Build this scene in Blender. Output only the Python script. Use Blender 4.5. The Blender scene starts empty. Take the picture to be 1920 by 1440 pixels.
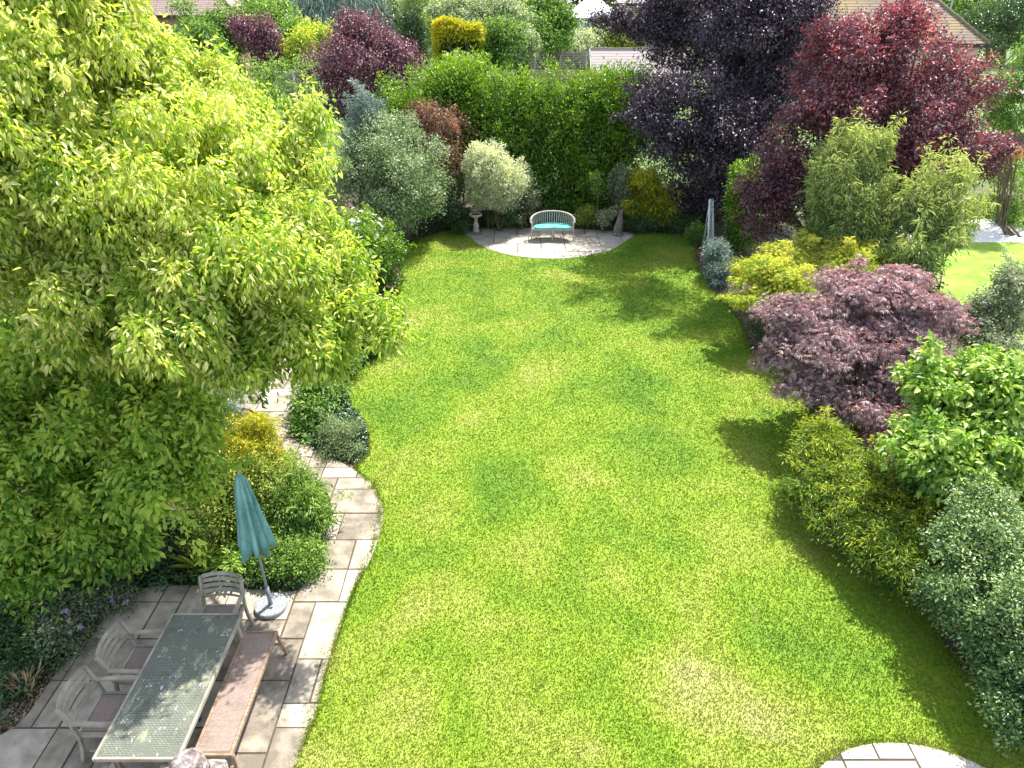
import bpy, bmesh, math, random
import numpy as np
from mathutils import Vector, Matrix
R = math.radians
random.seed(7)
rng = np.random.default_rng(11)
sc = bpy.context.scene
C = sc.collection

# ------------------------------------------------------------------ camera, sky, sun, exposure
CAM_H, PITCH, F = 7.3, R(29.6), 1280.0
cd = bpy.data.cameras.new("camera"); cam = bpy.data.objects.new("camera", cd); C.objects.link(cam)
cam.location = (0, 0, CAM_H); cam.rotation_euler = (R(90) - PITCH, 0, 0)
cd.sensor_width = 36; cd.lens = 24; cd.clip_end = 2000; cd.clip_start = 0.05
sc.camera = cam
SUN_EL, SUN_AZ = R(58), R(33)           # azimuth measured from +Y (view direction) towards +X
w = bpy.data.worlds.new("World"); sc.world = w; w.use_nodes = True
nt = w.node_tree; bg = nt.nodes['Background']
sky = nt.nodes.new('ShaderNodeTexSky'); sky.sky_type = 'NISHITA'; sky.sun_disc = False
sky.sun_elevation = SUN_EL; sky.sun_rotation = SUN_AZ
hs = nt.nodes.new('ShaderNodeHueSaturation'); hs.inputs['Saturation'].default_value = .6; nt.links.new(sky.outputs[0], hs.inputs['Color']); nt.links.new(hs.outputs[0], bg.inputs[0]); bg.inputs[1].default_value = 0.15
sd = bpy.data.lights.new("sun", 'SUN'); sd.energy = 4.0; sd.angle = R(0.55); sd.color = (1, .955, .88)
sun = bpy.data.objects.new("sun", sd); C.objects.link(sun)
sv = Vector((math.sin(SUN_AZ) * math.cos(SUN_EL), math.cos(SUN_AZ) * math.cos(SUN_EL), math.sin(SUN_EL)))
sun.rotation_euler = sv.to_track_quat('Z', 'Y').to_euler()
sc.view_settings.view_transform = 'Standard'; sc.view_settings.look = 'None'
sc.view_settings.exposure = 1.4; sc.view_settings.gamma = 1
sc.cycles.max_bounces = 8; sc.cycles.transparent_max_bounces = 8
sc.cycles.diffuse_bounces = 4; sc.cycles.glossy_bounces = 2; sc.cycles.transmission_bounces = 5

# ------------------------------------------------------------------ measuring helpers (photo pixel + distance -> metres)
cP, sP = math.cos(PITCH), math.sin(PITCH)
def ray(px, py):
    u, v = (px - 960) / F, (720 - py) / F
    return np.array([u, cP + v * sP, -sP + v * cP])
def at(px, py, Y):
    d = ray(px, py); return np.array([0, 0, CAM_H]) + d * (Y / d[1])
def gp(px, py, z=0.0):
    d = ray(px, py); t = (z - CAM_H) / d[2]; return np.array([0, 0, CAM_H]) + d * t
def mpp(p):                              # metres per photo pixel at a point
    return (p[1] * cP + (CAM_H - p[2]) * sP) / F

# ------------------------------------------------------------------ object helpers
def meta(o, label=None, cat=None, group=None, kind=None):
    if label: o['label'] = label
    if cat: o['category'] = cat
    if group: o['group'] = group
    if kind: o['kind'] = kind
    return o
def thing(name, label, cat, loc=(0, 0, 0), rz=0, group=None):
    o = bpy.data.objects.new(name, None); C.objects.link(o); o.empty_display_size = .2
    o.location = loc; o.rotation_euler = (0, 0, rz); return meta(o, label, cat, group)
def link(name, me, mat, parent=None):
    o = bpy.data.objects.new(name, me); C.objects.link(o)
    if mat and not me.materials: me.materials.append(mat)
    if parent: o.parent = parent
    return o
def np_mesh(name, V, faces, tone=None, smooth=False):
    """faces: (k, n) int array or list of such arrays"""
    if not isinstance(faces, list): faces = [faces]
    faces = [f for f in faces if len(f)]
    me = bpy.data.meshes.new(name)
    me.vertices.add(len(V)); me.vertices.foreach_set('co', np.ascontiguousarray(V, dtype=np.float32).ravel())
    idx = np.concatenate([f.ravel() for f in faces]); tot = np.concatenate([np.full(len(f), f.shape[1]) for f in faces])
    st = np.concatenate([[0], np.cumsum(tot)[:-1]])
    me.loops.add(len(idx)); me.loops.foreach_set('vertex_index', idx.astype(np.int32))
    me.polygons.add(len(tot)); me.polygons.foreach_set('loop_start', st.astype(np.int32))
    me.update(calc_edges=True)
    if smooth: me.polygons.foreach_set('use_smooth', np.ones(len(tot), dtype=bool))
    if tone is not None:
        a = me.attributes.new('tone', 'FLOAT', 'POINT'); a.data.foreach_set('value', tone.astype(np.float32))
    return me

# ------------------------------------------------------------------ materials
def new_mat(name):
    m = bpy.data.materials.new(name); m.use_nodes = True
    n = m.node_tree.nodes; l = m.node_tree.links
    return m, n, l, n['Principled BSDF']
def setramp(r, cols, pos=None):
    e = r.color_ramp.elements
    while len(e) < len(cols): e.new(.5)
    for i, c in enumerate(cols):
        e[i].position = pos[i] if pos else i / (len(cols) - 1); e[i].color = (*c, 1)
def leafmat(name, cols, trans=.35, rough=.5, tint=(1.0, 1.15, .5), spec=.4, pos=None):
    m, n, l, b = new_mat(name)
    a = n.new('ShaderNodeAttribute'); a.attribute_name = 'tone'
    r = n.new('ShaderNodeValToRGB'); setramp(r, cols, pos); l.new(a.outputs['Fac'], r.inputs[0])
    l.new(r.outputs[0], b.inputs['Base Color']); b.inputs['Roughness'].default_value = rough
    b.inputs['Specular IOR Level'].default_value = spec
    if trans:
        t = n.new('ShaderNodeBsdfTranslucent'); mx = n.new('ShaderNodeMix'); mx.data_type = 'RGBA'; mx.blend_type = 'MULTIPLY'
        mx.inputs[0].default_value = 1; l.new(r.outputs[0], mx.inputs[6]); mx.inputs[7].default_value = (*[min(1, x) for x in tint], 1)
        g = n.new('ShaderNodeBrightContrast'); l.new(mx.outputs[2], g.inputs[0]); g.inputs[1].default_value = 0
        l.new(g.outputs[0], t.inputs[0])
        s = n.new('ShaderNodeMixShader'); s.inputs[0].default_value = trans
        l.new(b.outputs[0], s.inputs[1]); l.new(t.outputs[0], s.inputs[2]); l.new(s.outputs[0], n['Material Output'].inputs[0])
    return m
def noisemat(name, cols, scale=5, rough=.8, bump=.0, detail=6, stretch=(1, 1, 1), tone=0.0, pos=None, spec=.3, bscale=None, dist=.02):
    m, n, l, b = new_mat(name)
    tc = n.new('ShaderNodeTexCoord'); mp = n.new('ShaderNodeMapping'); mp.inputs['Scale'].default_value = stretch
    l.new(tc.outputs['Object'], mp.inputs[0])
    no = n.new('ShaderNodeTexNoise'); no.inputs['Scale'].default_value = scale; no.inputs['Detail'].default_value = detail
    no.inputs['Roughness'].default_value = .65
    l.new(mp.outputs[0], no.inputs[0])
    r = n.new('ShaderNodeValToRGB'); setramp(r, cols, pos or [.3 + .4 * i / (len(cols) - 1) for i in range(len(cols))])
    if tone:
        a = n.new('ShaderNodeAttribute'); a.attribute_name = 'tone'
        ma = n.new('ShaderNodeMath'); ma.operation = 'MULTIPLY_ADD'; ma.inputs[1].default_value = tone
        l.new(a.outputs['Fac'], ma.inputs[0]); l.new(no.outputs[0], ma.inputs[2])
        mb = n.new('ShaderNodeMath'); mb.operation = 'SUBTRACT'; mb.inputs[1].default_value = tone / 2
        l.new(ma.outputs[0], mb.inputs[0]); l.new(mb.outputs[0], r.inputs[0])
    else: l.new(no.outputs[0], r.inputs[0])
    l.new(r.outputs[0], b.inputs['Base Color']); b.inputs['Roughness'].default_value = rough
    b.inputs['Specular IOR Level'].default_value = spec
    if bump:
        n2 = n.new('ShaderNodeTexNoise'); n2.inputs['Scale'].default_value = bscale or scale * 4; n2.inputs['Detail'].default_value = 8
        l.new(mp.outputs[0], n2.inputs[0])
        bu = n.new('ShaderNodeBump'); bu.inputs['Strength'].default_value = bump; bu.inputs['Distance'].default_value = dist
        l.new(n2.outputs[0], bu.inputs['Height']); l.new(bu.outputs[0], b.inputs['Normal'])
    return m
BARK = noisemat('bark', [(.05, .035, .025), (.13, .095, .07), (.2, .16, .12)], 9, .9, .8, stretch=(1, 1, .25))
BARKRED = noisemat('red_bark', [(.08, .04, .025), (.2, .1, .06), (.26, .16, .1)], 9, .9, .8, stretch=(1, 1, .25))
TWIG = noisemat('twig', [(.16, .13, .1), (.3, .26, .2)], 12, .9)

# ------------------------------------------------------------------ foliage machinery
def unit(v): return v / np.maximum(np.linalg.norm(v, axis=-1, keepdims=True), 1e-9)
def make_leaves(P, D, N, L, W, tone, fine=True, sag=.25, fold=.18):
    """P base, D axis, N normal, L length, W width -> verts, quads/tris"""
    n = len(P); D = unit(D); S = unit(np.cross(D, N)); N = unit(np.cross(S, D))
    L = L[:, None]; W = W[:, None]
    if fine:
        v = np.stack([P, P + D * L * .3 + S * W * .46 + N * W * fold, P + D * L * .66 + S * W * .36 + N * (W * fold - L * sag * .35),
                      P + D * L - N * L * sag,
                      P + D * L * .66 - S * W * .36 + N * (W * fold - L * sag * .35), P + D * L * .3 - S * W * .46 + N * W * fold], 1)
        b = (np.arange(n) * 6)[:, None]
        f = np.concatenate([b + np.array([[0, 1, 2, 3]]), b + np.array([[0, 3, 4, 5]])])
        return v.reshape(-1, 3), f, np.repeat(tone, 6)
    v = np.stack([P, P + D * L * .45 + S * W * .5 + N * W * fold, P + D * L - N * L * sag, P + D * L * .45 - S * W * .5 + N * W * fold], 1)
    b = (np.arange(n) * 4)[:, None]
    f = np.concatenate([b + np.array([[0, 1, 2]]), b + np.array([[0, 2, 3]])])
    return v.reshape(-1, 3), f, np.repeat(tone, 4)

def px_blobs(bl):
    """(px, py, Y, rx_px, rz_px[, ry_m]) -> centre (3), radii (3)"""
    out = []
    for b in bl:
        c = at(b[0], b[1], b[2]); s = mpp(c)
        if c[2] < .45 * b[4] * s: c = gp(b[0], b[1], .45 * b[4] * s); s = mpp(c)      # rest low clumps on the ground
        ry = b[5] if len(b) > 5 and b[5] else b[3] * s
        out.append((c, np.array([b[3] * s, ry, b[4] * s * 1.08])))
    return out

def clumps(blobs, m, fill=.3, bump=.22, floor=.05, sub=0, subr=.34, hole=0, subflat=1.0, wl=.5):
    if sub:
        nb = []
        for c, r in blobs:
            q = max(3, int(sub)); u = unit(rng.normal(size=(q, 3))); rr = rng.uniform(.55, 1.0, q) * subr
            for i in range(q):
                f = 1 - rr[i] * .75 if i % 4 else rng.uniform(.1, .6)
                cc = c + u[i] * r * f; rad = (r * rr[i] + .25 * rr[i] * r.mean()) * np.array([1, 1, subflat])
                if cc[2] > rad[2] * .2: nb.append((cc, rad))
        blobs = nb or blobs
    """m clump centres spread through the blobs; returns centre, outward direction, relative height in blob"""
    wt = np.array([r[0] * r[2] + .5 * r[0] * r[1] for c, r in blobs]); wt = wt / wt.sum()
    k = rng.choice(len(blobs), m, p=wt)
    cc = np.array([b[0] for b in blobs])[k]; rr = np.array([b[1] for b in blobs])[k]
    u = unit(rng.normal(size=(m, 3)))
    kv = rng.normal(size=(6, 3)) * 3.2; ph = rng.uniform(0, 6.28, (len(blobs), 6))
    nz = np.sin(u @ kv.T + ph[k]).sum(1) / 6
    rho = 1 - np.abs(rng.normal(size=m)) * .22
    inner = rng.random(m) < fill; rho[inner] = rng.random(inner.sum()) ** .5
    rho = np.clip(rho, .05, 1) * (1 + bump * nz * 1.6)
    p = cc + u * rr * rho[:, None]
    ok = p[:, 2] > floor
    if hole:                               # irregular gaps between boughs
        kv = unit(rng.normal(size=(5, 3))) * (2 * np.pi / (wl * np.median(rr.mean(1)) * 2)); q = np.sin(p @ kv.T + rng.uniform(0, 6.28, 5)).sum(1)
        ok &= (q > np.quantile(q, hole)) | (rho < .5)
    return p[ok], u[ok], rho[ok], k[ok]

STY = dict(   # L leaf length, q width ratio, cr clump radius, k leaves per clump, droop, up = normal upward bias, out
    broad=dict(L=.10, q=.5, cr=.16, k=14, droop=.35, up=.9, flat=.8),
    pendant=dict(L=.13, q=.36, cr=.15, k=15, droop=.9, up=.35, flat=1.1),
    small=dict(L=.05, q=.5, cr=.12, k=16, droop=.05, up=.5, flat=.8),
    fine=dict(L=.085, q=.22, cr=.12, k=16, droop=.15, up=.6, flat=.55),
    bamboo=dict(L=.15, q=.14, cr=.16, k=15, droop=.45, up=.6, flat=.7),
    spray=dict(L=.13, q=.16, cr=.14, k=18, droop=.12, up=1.0, flat=.22),
    palm=dict(L=.085, q=.17, cr=.2, k=26, droop=.45, up=1.1, flat=.3),
    strap=dict(L=.5, q=.06, cr=.06, k=20, droop=-.9, up=.2, flat=.5),
)
def foliage(blobs, n, sty, fine=False, fill=.3, bump=.22, tone_h=.35, tone_c=.25, tone_l=.2, base=.5, sub=0, subr=.34, hole=.0, subflat=1.0, shoot=0, shootn=.1, shootup=.6, wl=.9, **kw):
    s = dict(STY[sty]); s.update(kw); m = max(2, int(n / s['k']))
    p, u, rho, kb = clumps(blobs, m, fill, bump, sub=sub, subr=subr, hole=hole, subflat=subflat, wl=wl)
    if shoot:                              # young shoots standing out of the crown
        c_ = np.where(rho > .85)[0]; q = rng.choice(c_ if len(c_) else np.arange(len(p)), max(3, int(m * shootn / 3)))
        d = unit(u[q] * .7 + [0, 0, shootup] + rng.normal(size=(len(q), 3)) * .4); ln = shoot * rng.uniform(.4, 1.4, (len(q), 1))
        ext = [p[q] + d * ln * f + np.array([0, 0, -s['droop'] * .25]) * ln * f * f for f in (.35, .7, 1.0)]
        p = np.concatenate([p] + ext); u = np.concatenate([u] + [d] * 3); rho = np.concatenate([rho] + [np.full(len(q), x) for x in (1.05, 1.15, 1.25)])
        sc_ = np.concatenate([np.ones(len(p) - 3 * len(q)), np.full(len(q), .6), np.full(len(q), .5), np.full(len(q), .4)])
    else: sc_ = np.ones(len(p))
    m = len(p); k = s['k']
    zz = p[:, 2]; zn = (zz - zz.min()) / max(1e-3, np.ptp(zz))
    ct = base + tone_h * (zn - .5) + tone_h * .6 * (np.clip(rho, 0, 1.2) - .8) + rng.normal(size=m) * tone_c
    P0 = np.repeat(p, k, 0); U = np.repeat(u, k, 0); T = np.repeat(ct, k)
    off = rng.normal(size=(m * k, 3)) * s['cr'] * .6 * np.repeat(sc_, k)[:, None]; off[:, 2] *= s['flat']
    # clumps tilt: the outer part of a spray hangs
    off[:, 2] -= s['droop'] * .35 * np.hypot(off[:, 0], off[:, 1])
    P = P0 + off
    D = unit(off) * .9 + U * .3 + np.array([0, 0, -s['droop'] * 1.1]) + rng.normal(size=P.shape) * .5
    N = rng.normal(size=P.shape) * .55 + np.array([0, 0, s['up']]) + U * .35
    L = s['L'] * rng.uniform(.6, 1.25, len(P)); W = L * s['q'] * rng.uniform(.8, 1.2, len(P))
    T = T + rng.normal(size=len(P)) * tone_l
    if sty == 'palm':                     # five narrow lobes from one point
        nn = len(P); ang = np.array([-1.1, -.55, 0, .55, 1.1]); D = unit(D); S = unit(np.cross(D, N))
        D = (D[:, None] * np.cos(ang)[None, :, None] + S[:, None] * np.sin(ang)[None, :, None]).reshape(-1, 3)
        P = np.repeat(P, 5, 0); N = np.repeat(N, 5, 0); T = np.repeat(T, 5)
        L = (L[:, None] * np.array([.7, .9, 1, .9, .7])).ravel(); W = np.repeat(W, 5)
    keep = P[:, 2] > .02
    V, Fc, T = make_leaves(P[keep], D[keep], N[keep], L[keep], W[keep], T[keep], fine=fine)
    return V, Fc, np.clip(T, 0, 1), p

def tubes(paths, sides=6):
    """paths: list of (pts (n,3), radii (n,)) -> one mesh worth of tapered tubes"""
    V, Fq, o = [], [], 0
    th = np.arange(sides) / sides * 2 * np.pi
    for pts, rad in paths:
        pts = np.asarray(pts, float); rad = np.asarray(rad, float); n = len(pts)
        t = unit(np.gradient(pts, axis=0)); ref = np.where(np.abs(t[:, 2:3]) > .9, [[1., 0, 0]], [[0, 0, 1.]])
        a = unit(np.cross(t, ref)); b = np.cross(t, a)
        ring = pts[:, None] + rad[:, None, None] * (a[:, None] * np.cos(th)[None, :, None] + b[:, None] * np.sin(th)[None, :, None])
        V.append(ring.reshape(-1, 3))
        i = np.arange(n - 1)[:, None] * sides; j = np.arange(sides)[None]; j2 = (j + 1) % sides
        q = np.stack([i + j, i + j2, i + sides + j2, i + sides + j], -1).reshape(-1, 4) + o
        Fq.append(q); o += n * sides
    return np.concatenate(V), np.concatenate(Fq)
def curve(a, b, lift=.0, wob=.05, n=7):
    a = np.array(a, float); b = np.array(b, float); t = np.linspace(0, 1, n)[:, None]; d = np.linalg.norm(b - a)
    m = (a + b) / 2 + np.array([0, 0, lift * d]) + rng.normal(size=3) * wob * d
    p = (1 - t) ** 2 * a + 2 * t * (1 - t) * m + t ** 2 * b
    p[1:-1] += rng.normal(size=(n - 2, 3)) * wob * d * .12
    return p
def skeleton(base, cps, r0, h=1.5, stems=1, nb=30, spread=.2, rtip=.006, lean=None):
    """trunk stems from base, limbs to sampled clump centres"""
    base = np.array(base, float); out = []; tops = []
    cen = cps.mean(0)
    for i in range(stems):
        b = base + (rng.normal(size=3) * ([spread, spread, 0] if np.isscalar(spread) else spread) if stems > 1 else 0)
        tgt = cps[rng.integers(len(cps))] if stems > 1 else cen
        top = b * .45 + tgt * .55 if stems > 1 else np.array([b[0] * .6 + cen[0] * .4, b[1] * .6 + cen[1] * .4, 0])
        zt = np.quantile(cps[:, 2], .8); top[2] = min(h, .7 * zt); r0 = min(r0, .03 * zt + .006)
        p = curve(b - [0, 0, .05], top, 0, .06, 9); rr = np.linspace(r0, r0 * .6, 9); rr[0] *= 1.25
        out.append((p, rr)); tops.append((p, rr))
        if stems > 1: out.append((np.array([base - [0, 0, .03], (base + b) / 2 - [0, 0, .03], b + [0, 0, .01]]), np.full(3, r0 * .8)))      # shared root collar
    sel = cps[rng.choice(len(cps), min(nb, len(cps)), replace=False)]
    for c in sel:
        p, rr = tops[np.argmin([np.linalg.norm(t[0][-1] - c) for t in tops])]
        i = int(rng.integers(4, 9)); a = p[i]
        q = curve(a, c, .12, .07, 8); d = np.linalg.norm(c - a)
        r1 = min(rr[i] * .7, .012 + d * .014)
        out.append((q, np.linspace(r1, rtip, 8)))
        for _ in range(3):
            j = int(rng.integers(3, 7)); c2 = cps[np.argsort(((cps - q[j]) ** 2).sum(1))[rng.integers(0, 12) % len(cps)]]
            out.append((curve(q[j], c2, .05, .08, 4), np.linspace(max(r1 * .4, rtip), rtip * .7, 4)))
    return out

def plant(name, label, cat, foot, blobs, mat, n, sty='broad', tree=False, stem=None, bark=BARK, group=None, **kw):
    """foot: (px, Y) on the ground; blobs in photo pixels + distance"""
    s = (foot[1] * cP + CAM_H * sP) / F
    bx, by = (foot[0] - 960) * s, foot[1]
    t = thing(name, label, cat, (bx, by, 0), 0, group)
    dy = kw.pop('dy', 0); blobs = [(b[0], b[1], b[2] + dy) + tuple(b[3:]) for b in blobs]; B = px_blobs(blobs)
    sk = dict(r0=.05, h=.5, stems=4, nb=14); kw.setdefault('sub', 22 if tree else 14); kw.setdefault('subr', .32 if tree else .42); kw.setdefault('hole', .2 if tree else .1); kw.setdefault('shoot', 4.5 * kw.get('L', STY[sty]['L']) if sty != 'strap' else 0); sk.update(stem or {})
    V, Fc, T, cps = foliage(B, n, sty, **kw)
    me = np_mesh('crown' if tree else 'foliage', V - [bx, by, 0], Fc, T)
    link('crown' if tree else 'foliage', me, mat, t)
    V, Fq = tubes(skeleton((bx, by, 0), cps, **sk))
    link('trunk' if tree else 'stem', np_mesh('trunk' if tree else 'stem', V - [bx, by, 0], Fq, smooth=True), bark, t)
    return t, cps

# leaf materials --------------------------------------------------
LM = {}
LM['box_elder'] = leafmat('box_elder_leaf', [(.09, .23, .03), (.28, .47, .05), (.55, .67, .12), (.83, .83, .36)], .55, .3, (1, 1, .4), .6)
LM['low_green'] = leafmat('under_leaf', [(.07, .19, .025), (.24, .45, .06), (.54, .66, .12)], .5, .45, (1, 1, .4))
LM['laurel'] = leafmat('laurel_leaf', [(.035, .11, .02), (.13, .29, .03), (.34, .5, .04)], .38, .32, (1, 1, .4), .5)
LM['green'] = leafmat('green_leaf', [(.04, .12, .02), (.14, .29, .04), (.32, .46, .1)], .38, .45, (1, 1, .45))
LM['bright'] = leafmat('bright_leaf', [(.08, .19, .03), (.25, .44, .06), (.50, .64, .15)], .4, .38, (1, 1, .5))
LM['dark'] = leafmat('dark_leaf', [(.018, .05, .015), (.045, .11, .035), (.13, .21, .07)], .25, .35, (1, 1, .5), .5)
LM['cotoneaster'] = leafmat('cotoneaster_leaf', [(.05, .12, .04), (.19, .32, .10), (.52, .62, .28)], .28, .35, (1, 1, .5), .5)
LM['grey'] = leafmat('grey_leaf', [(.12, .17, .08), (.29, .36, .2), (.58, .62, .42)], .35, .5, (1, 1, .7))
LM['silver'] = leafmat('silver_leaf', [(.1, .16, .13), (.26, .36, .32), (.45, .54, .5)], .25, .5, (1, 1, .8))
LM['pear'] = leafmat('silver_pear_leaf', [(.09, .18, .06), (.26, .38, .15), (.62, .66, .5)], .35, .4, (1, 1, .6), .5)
LM['variegated'] = leafmat('variegated_leaf', [(.16, .26, .12), (.5, .58, .34), (.82, .84, .62)], .4, .45, (1, 1, .6))
LM['copper'] = leafmat('copper_leaf', [(.03, .02, .036), (.085, .06, .09), (.21, .175, .235)], .15, .45, (1, .5, .5), .6)
LM['plum'] = leafmat('plum_leaf', [(.055, .03, .045), (.14, .07, .095), (.28, .15, .18), (.60, .16, .16)], .3, .45, (1, .5, .5), .45)
LM['plumfar'] = leafmat('dark_plum_leaf', [(.055, .03, .042), (.17, .085, .11), (.38, .2, .23)], .25, .45, (1, .5, .5), .45)
LM['maple'] = leafmat('purple_maple_leaf', [(.11, .075, .078), (.31, .21, .215), (.53, .42, .425)], .3, .45, (1, .5, .45), .5)
LM['goldmaple'] = leafmat('golden_maple_leaf', [(.2, .36, .04), (.5, .6, .08), (.76, .74, .16)], .5, .45, (1, 1, .4))
LM['bamboo'] = leafmat('bamboo_leaf', [(.15, .27, .08), (.40, .52, .18), (.62, .67, .26)], .4, .4, (1, 1, .5), .5)
LM['juniper'] = leafmat('juniper_spray', [(.05, .12, .02), (.18, .32, .03), (.55, .6, .05)], .35, .5, (1, 1, .3))
LM['gold'] = leafmat('gold_leaf', [(.14, .22, .02), (.42, .46, .03), (.75, .66, .05)], .35, .45, (1, 1, .3))
LM['euon'] = leafmat('euonymus_leaf', [(.045, .11, .02), (.19, .28, .035), (.5, .54, .08)], .3, .4, (1, 1, .4))
LM['photinia'] = leafmat('photinia_leaf', [(.08, .12, .05), (.25, .16, .1), (.42, .22, .15)], .3, .42, (1, .7, .5))
LM['pale'] = leafmat('pale_leaf', [(.12, .2, .08), (.32, .42, .2), (.58, .62, .38)], .35, .5, (1, 1, .6))
LM['blossom'] = leafmat('flower', [(.5, .5, .42), (.8, .78, .72)], .3, .6, (1, 1, .9))
LM['pinkflower'] = leafmat('pink_flower', [(.5, .25, .22), (.7, .4, .36)], .3, .6, (1, .8, .8))
LM['lilac'] = leafmat('lilac_flower', [(.35, .2, .5), (.6, .42, .75)], .3, .6, (1, .8, 1))

exec_late = []
# ================================================================== GROUND, LAWN, PAVING
def spline(pts, per=6, closed=True):
    pts = [np.array(p, float) for p in pts]; n = len(pts); out = []
    rg = range(n) if closed else range(n - 1)
    for i in rg:
        p0, p1, p2, p3 = (pts[(i - 1) % n], pts[i], pts[(i + 1) % n], pts[(i + 2) % n]) if closed else \
            (pts[max(i - 1, 0)], pts[i], pts[i + 1], pts[min(i + 2, n - 1)])
        for k in range(per):
            t = k / per
            out.append(.5 * (2 * p1 + (p2 - p0) * t + (2 * p0 - 5 * p1 + 4 * p2 - p3) * t * t + (3 * p1 - p0 - 3 * p2 + p3) * t ** 3))
    if not closed: out.append(pts[-1])
    return np.array(out)
def gpoly(px): return [gp(x, y)[:2] for x, y in px]
def inside(P, poly):
    x, y = P[:, 0], P[:, 1]; c = np.zeros(len(P), bool); n = len(poly)
    for i in range(n):
        x1, y1 = poly[i]; x2, y2 = poly[(i + 1) % n]
        if y1 == y2: continue
        t = ((y1 > y) != (y2 > y)) & (x < (x2 - x1) * (y - y1) / (y2 - y1) + x1); c ^= t
    return c
def slab_mesh(bm, poly, z0, z1, lay=None, tone=0, inset=0.0):
    if len(poly) < 3: return
    a = [bm.verts.new((p[0], p[1], z0)) for p in poly]; b = [bm.verts.new((p[0], p[1], z1)) for p in poly]
    n = len(poly)
    try:
        bm.faces.new(b)
        for i in range(n): bm.faces.new((a[i], a[(i + 1) % n], b[(i + 1) % n], b[i]))
    except ValueError: pass
    if lay:
        for v in a + b: v[lay] = tone
def area(p): 
    p = np.asarray(p); x, y = p[:, 0], p[:, 1]; return .5 * np.sum(x * np.roll(y, -1) - y * np.roll(x, -1))

# terrain
gm, n, l, b = new_mat('ground_soil')
tc = n.new('ShaderNodeTexCoord'); no = n.new('ShaderNodeTexNoise'); no.inputs['Scale'].default_value = 3.0; no.inputs['Detail'].default_value = 12; no.inputs['Roughness'].default_value = .75
l.new(tc.outputs['Object'], no.inputs[0]); r = n.new('ShaderNodeValToRGB')
setramp(r, [(.035, .025, .018), (.10, .072, .048), (.2, .15, .1)], [.35, .52, .68]); l.new(no.outputs[0], r.inputs[0])
n3 = n.new('ShaderNodeTexNoise'); n3.inputs['Scale'].default_value = .5; n3.inputs['Detail'].default_value = 6; l.new(tc.outputs['Object'], n3.inputs[0])
sx = n.new('ShaderNodeSeparateXYZ'); l.new(tc.outputs['Object'], sx.inputs[0])
mr = n.new('ShaderNodeMapRange'); mr.inputs[1].default_value = 28; mr.inputs[2].default_value = 33; l.new(sx.outputs[1], mr.inputs[0])
mg = n.new('ShaderNodeMix'); mg.data_type = 'RGBA'; l.new(mr.outputs[0], mg.inputs[0]); l.new(r.outputs[0], mg.inputs[6])
r3 = n.new('ShaderNodeValToRGB'); setramp(r3, [(.05, .1, .02), (.1, .17, .03), (.14, .2, .05)], [.35, .5, .65]); l.new(n3.outputs[0], r3.inputs[0]); l.new(r3.outputs[0], mg.inputs[7])
l.new(mg.outputs[2], b.inputs['Base Color']); b.inputs['Roughness'].default_value = .95
bu = n.new('ShaderNodeBump'); bu.inputs['Strength'].default_value = .8; bu.inputs['Distance'].default_value = .05; l.new(no.outputs[0], bu.inputs['Height']); l.new(bu.outputs[0], b.inputs['Normal'])
V = np.array([[-600, -60, 0], [600, -60, 0], [600, 900, 0], [-600, 900, 0]], float)
meta(link('ground', np_mesh('ground', V, np.array([[0, 1, 2, 3]])), gm), kind='structure')

LAWN = spline(gpoly([(300, 2600), (380, 1900), (552, 1440), (592, 1335), (614, 1250), (638, 1180), (665, 1105), (695, 1040), (712, 960), (700, 915), (668, 880), (690, 850), (684, 800), (640, 740), (656, 702), (735, 655), (752, 600), (742, 560), (752, 520), (758, 468), (800, 446), (872, 430), (1030, 428), (1185, 438), (1292, 446), (1302, 490), (1335, 545), (1385, 600), (1405, 655), (1485, 712), (1525, 775), (1504, 840), (1498, 900), (1520, 965), (1570, 1020), (1645, 1078), (1735, 1145), (1765, 1215), (1835, 1290), (1905, 1365), (1990, 1450), (2200, 1750), (2600, 2600)]), 6)
PATH = spline(gpoly([(-420, 1640), (-120, 1440), (30, 1365), (100, 1275), (170, 1195), (258, 1112), (370, 1100), (480, 1108), (560, 1108), (596, 1050), (622, 960), (600, 905), (556, 885), (536, 850), (512, 805), (474, 772), (425, 765), (360, 765), (380, 728), (480, 722), (540, 640), (560, 560), (575, 500), (585, 470), (630, 470), (630, 560), (605, 640), (574, 724), (552, 785), (560, 822), (604, 850), (665, 884), (700, 915), (718, 960), (710, 1010), (690, 1062), (660, 1112), (638, 1182), (612, 1255), (594, 1332), (552, 1440), (400, 1800), (300, 2600), (-1400, 2600)]), 5)
PATIO = spline(gpoly([(872, 434), (884, 449), (908, 465), (950, 478), (1000, 485), (1050, 486), (1100, 481), (1145, 470), (1175, 452), (1186, 440), (1130, 433), (1030, 430), (940, 430)]), 5)
nc = gp(1690, 1440); NR = 1.05
ang = np.linspace(0, 2 * np.pi, 49)[:-1]
NPAT = np.stack([nc[0] + NR * 1.25 * np.cos(ang), nc[1] - .78 + NR * np.sin(ang)], 1)

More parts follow.
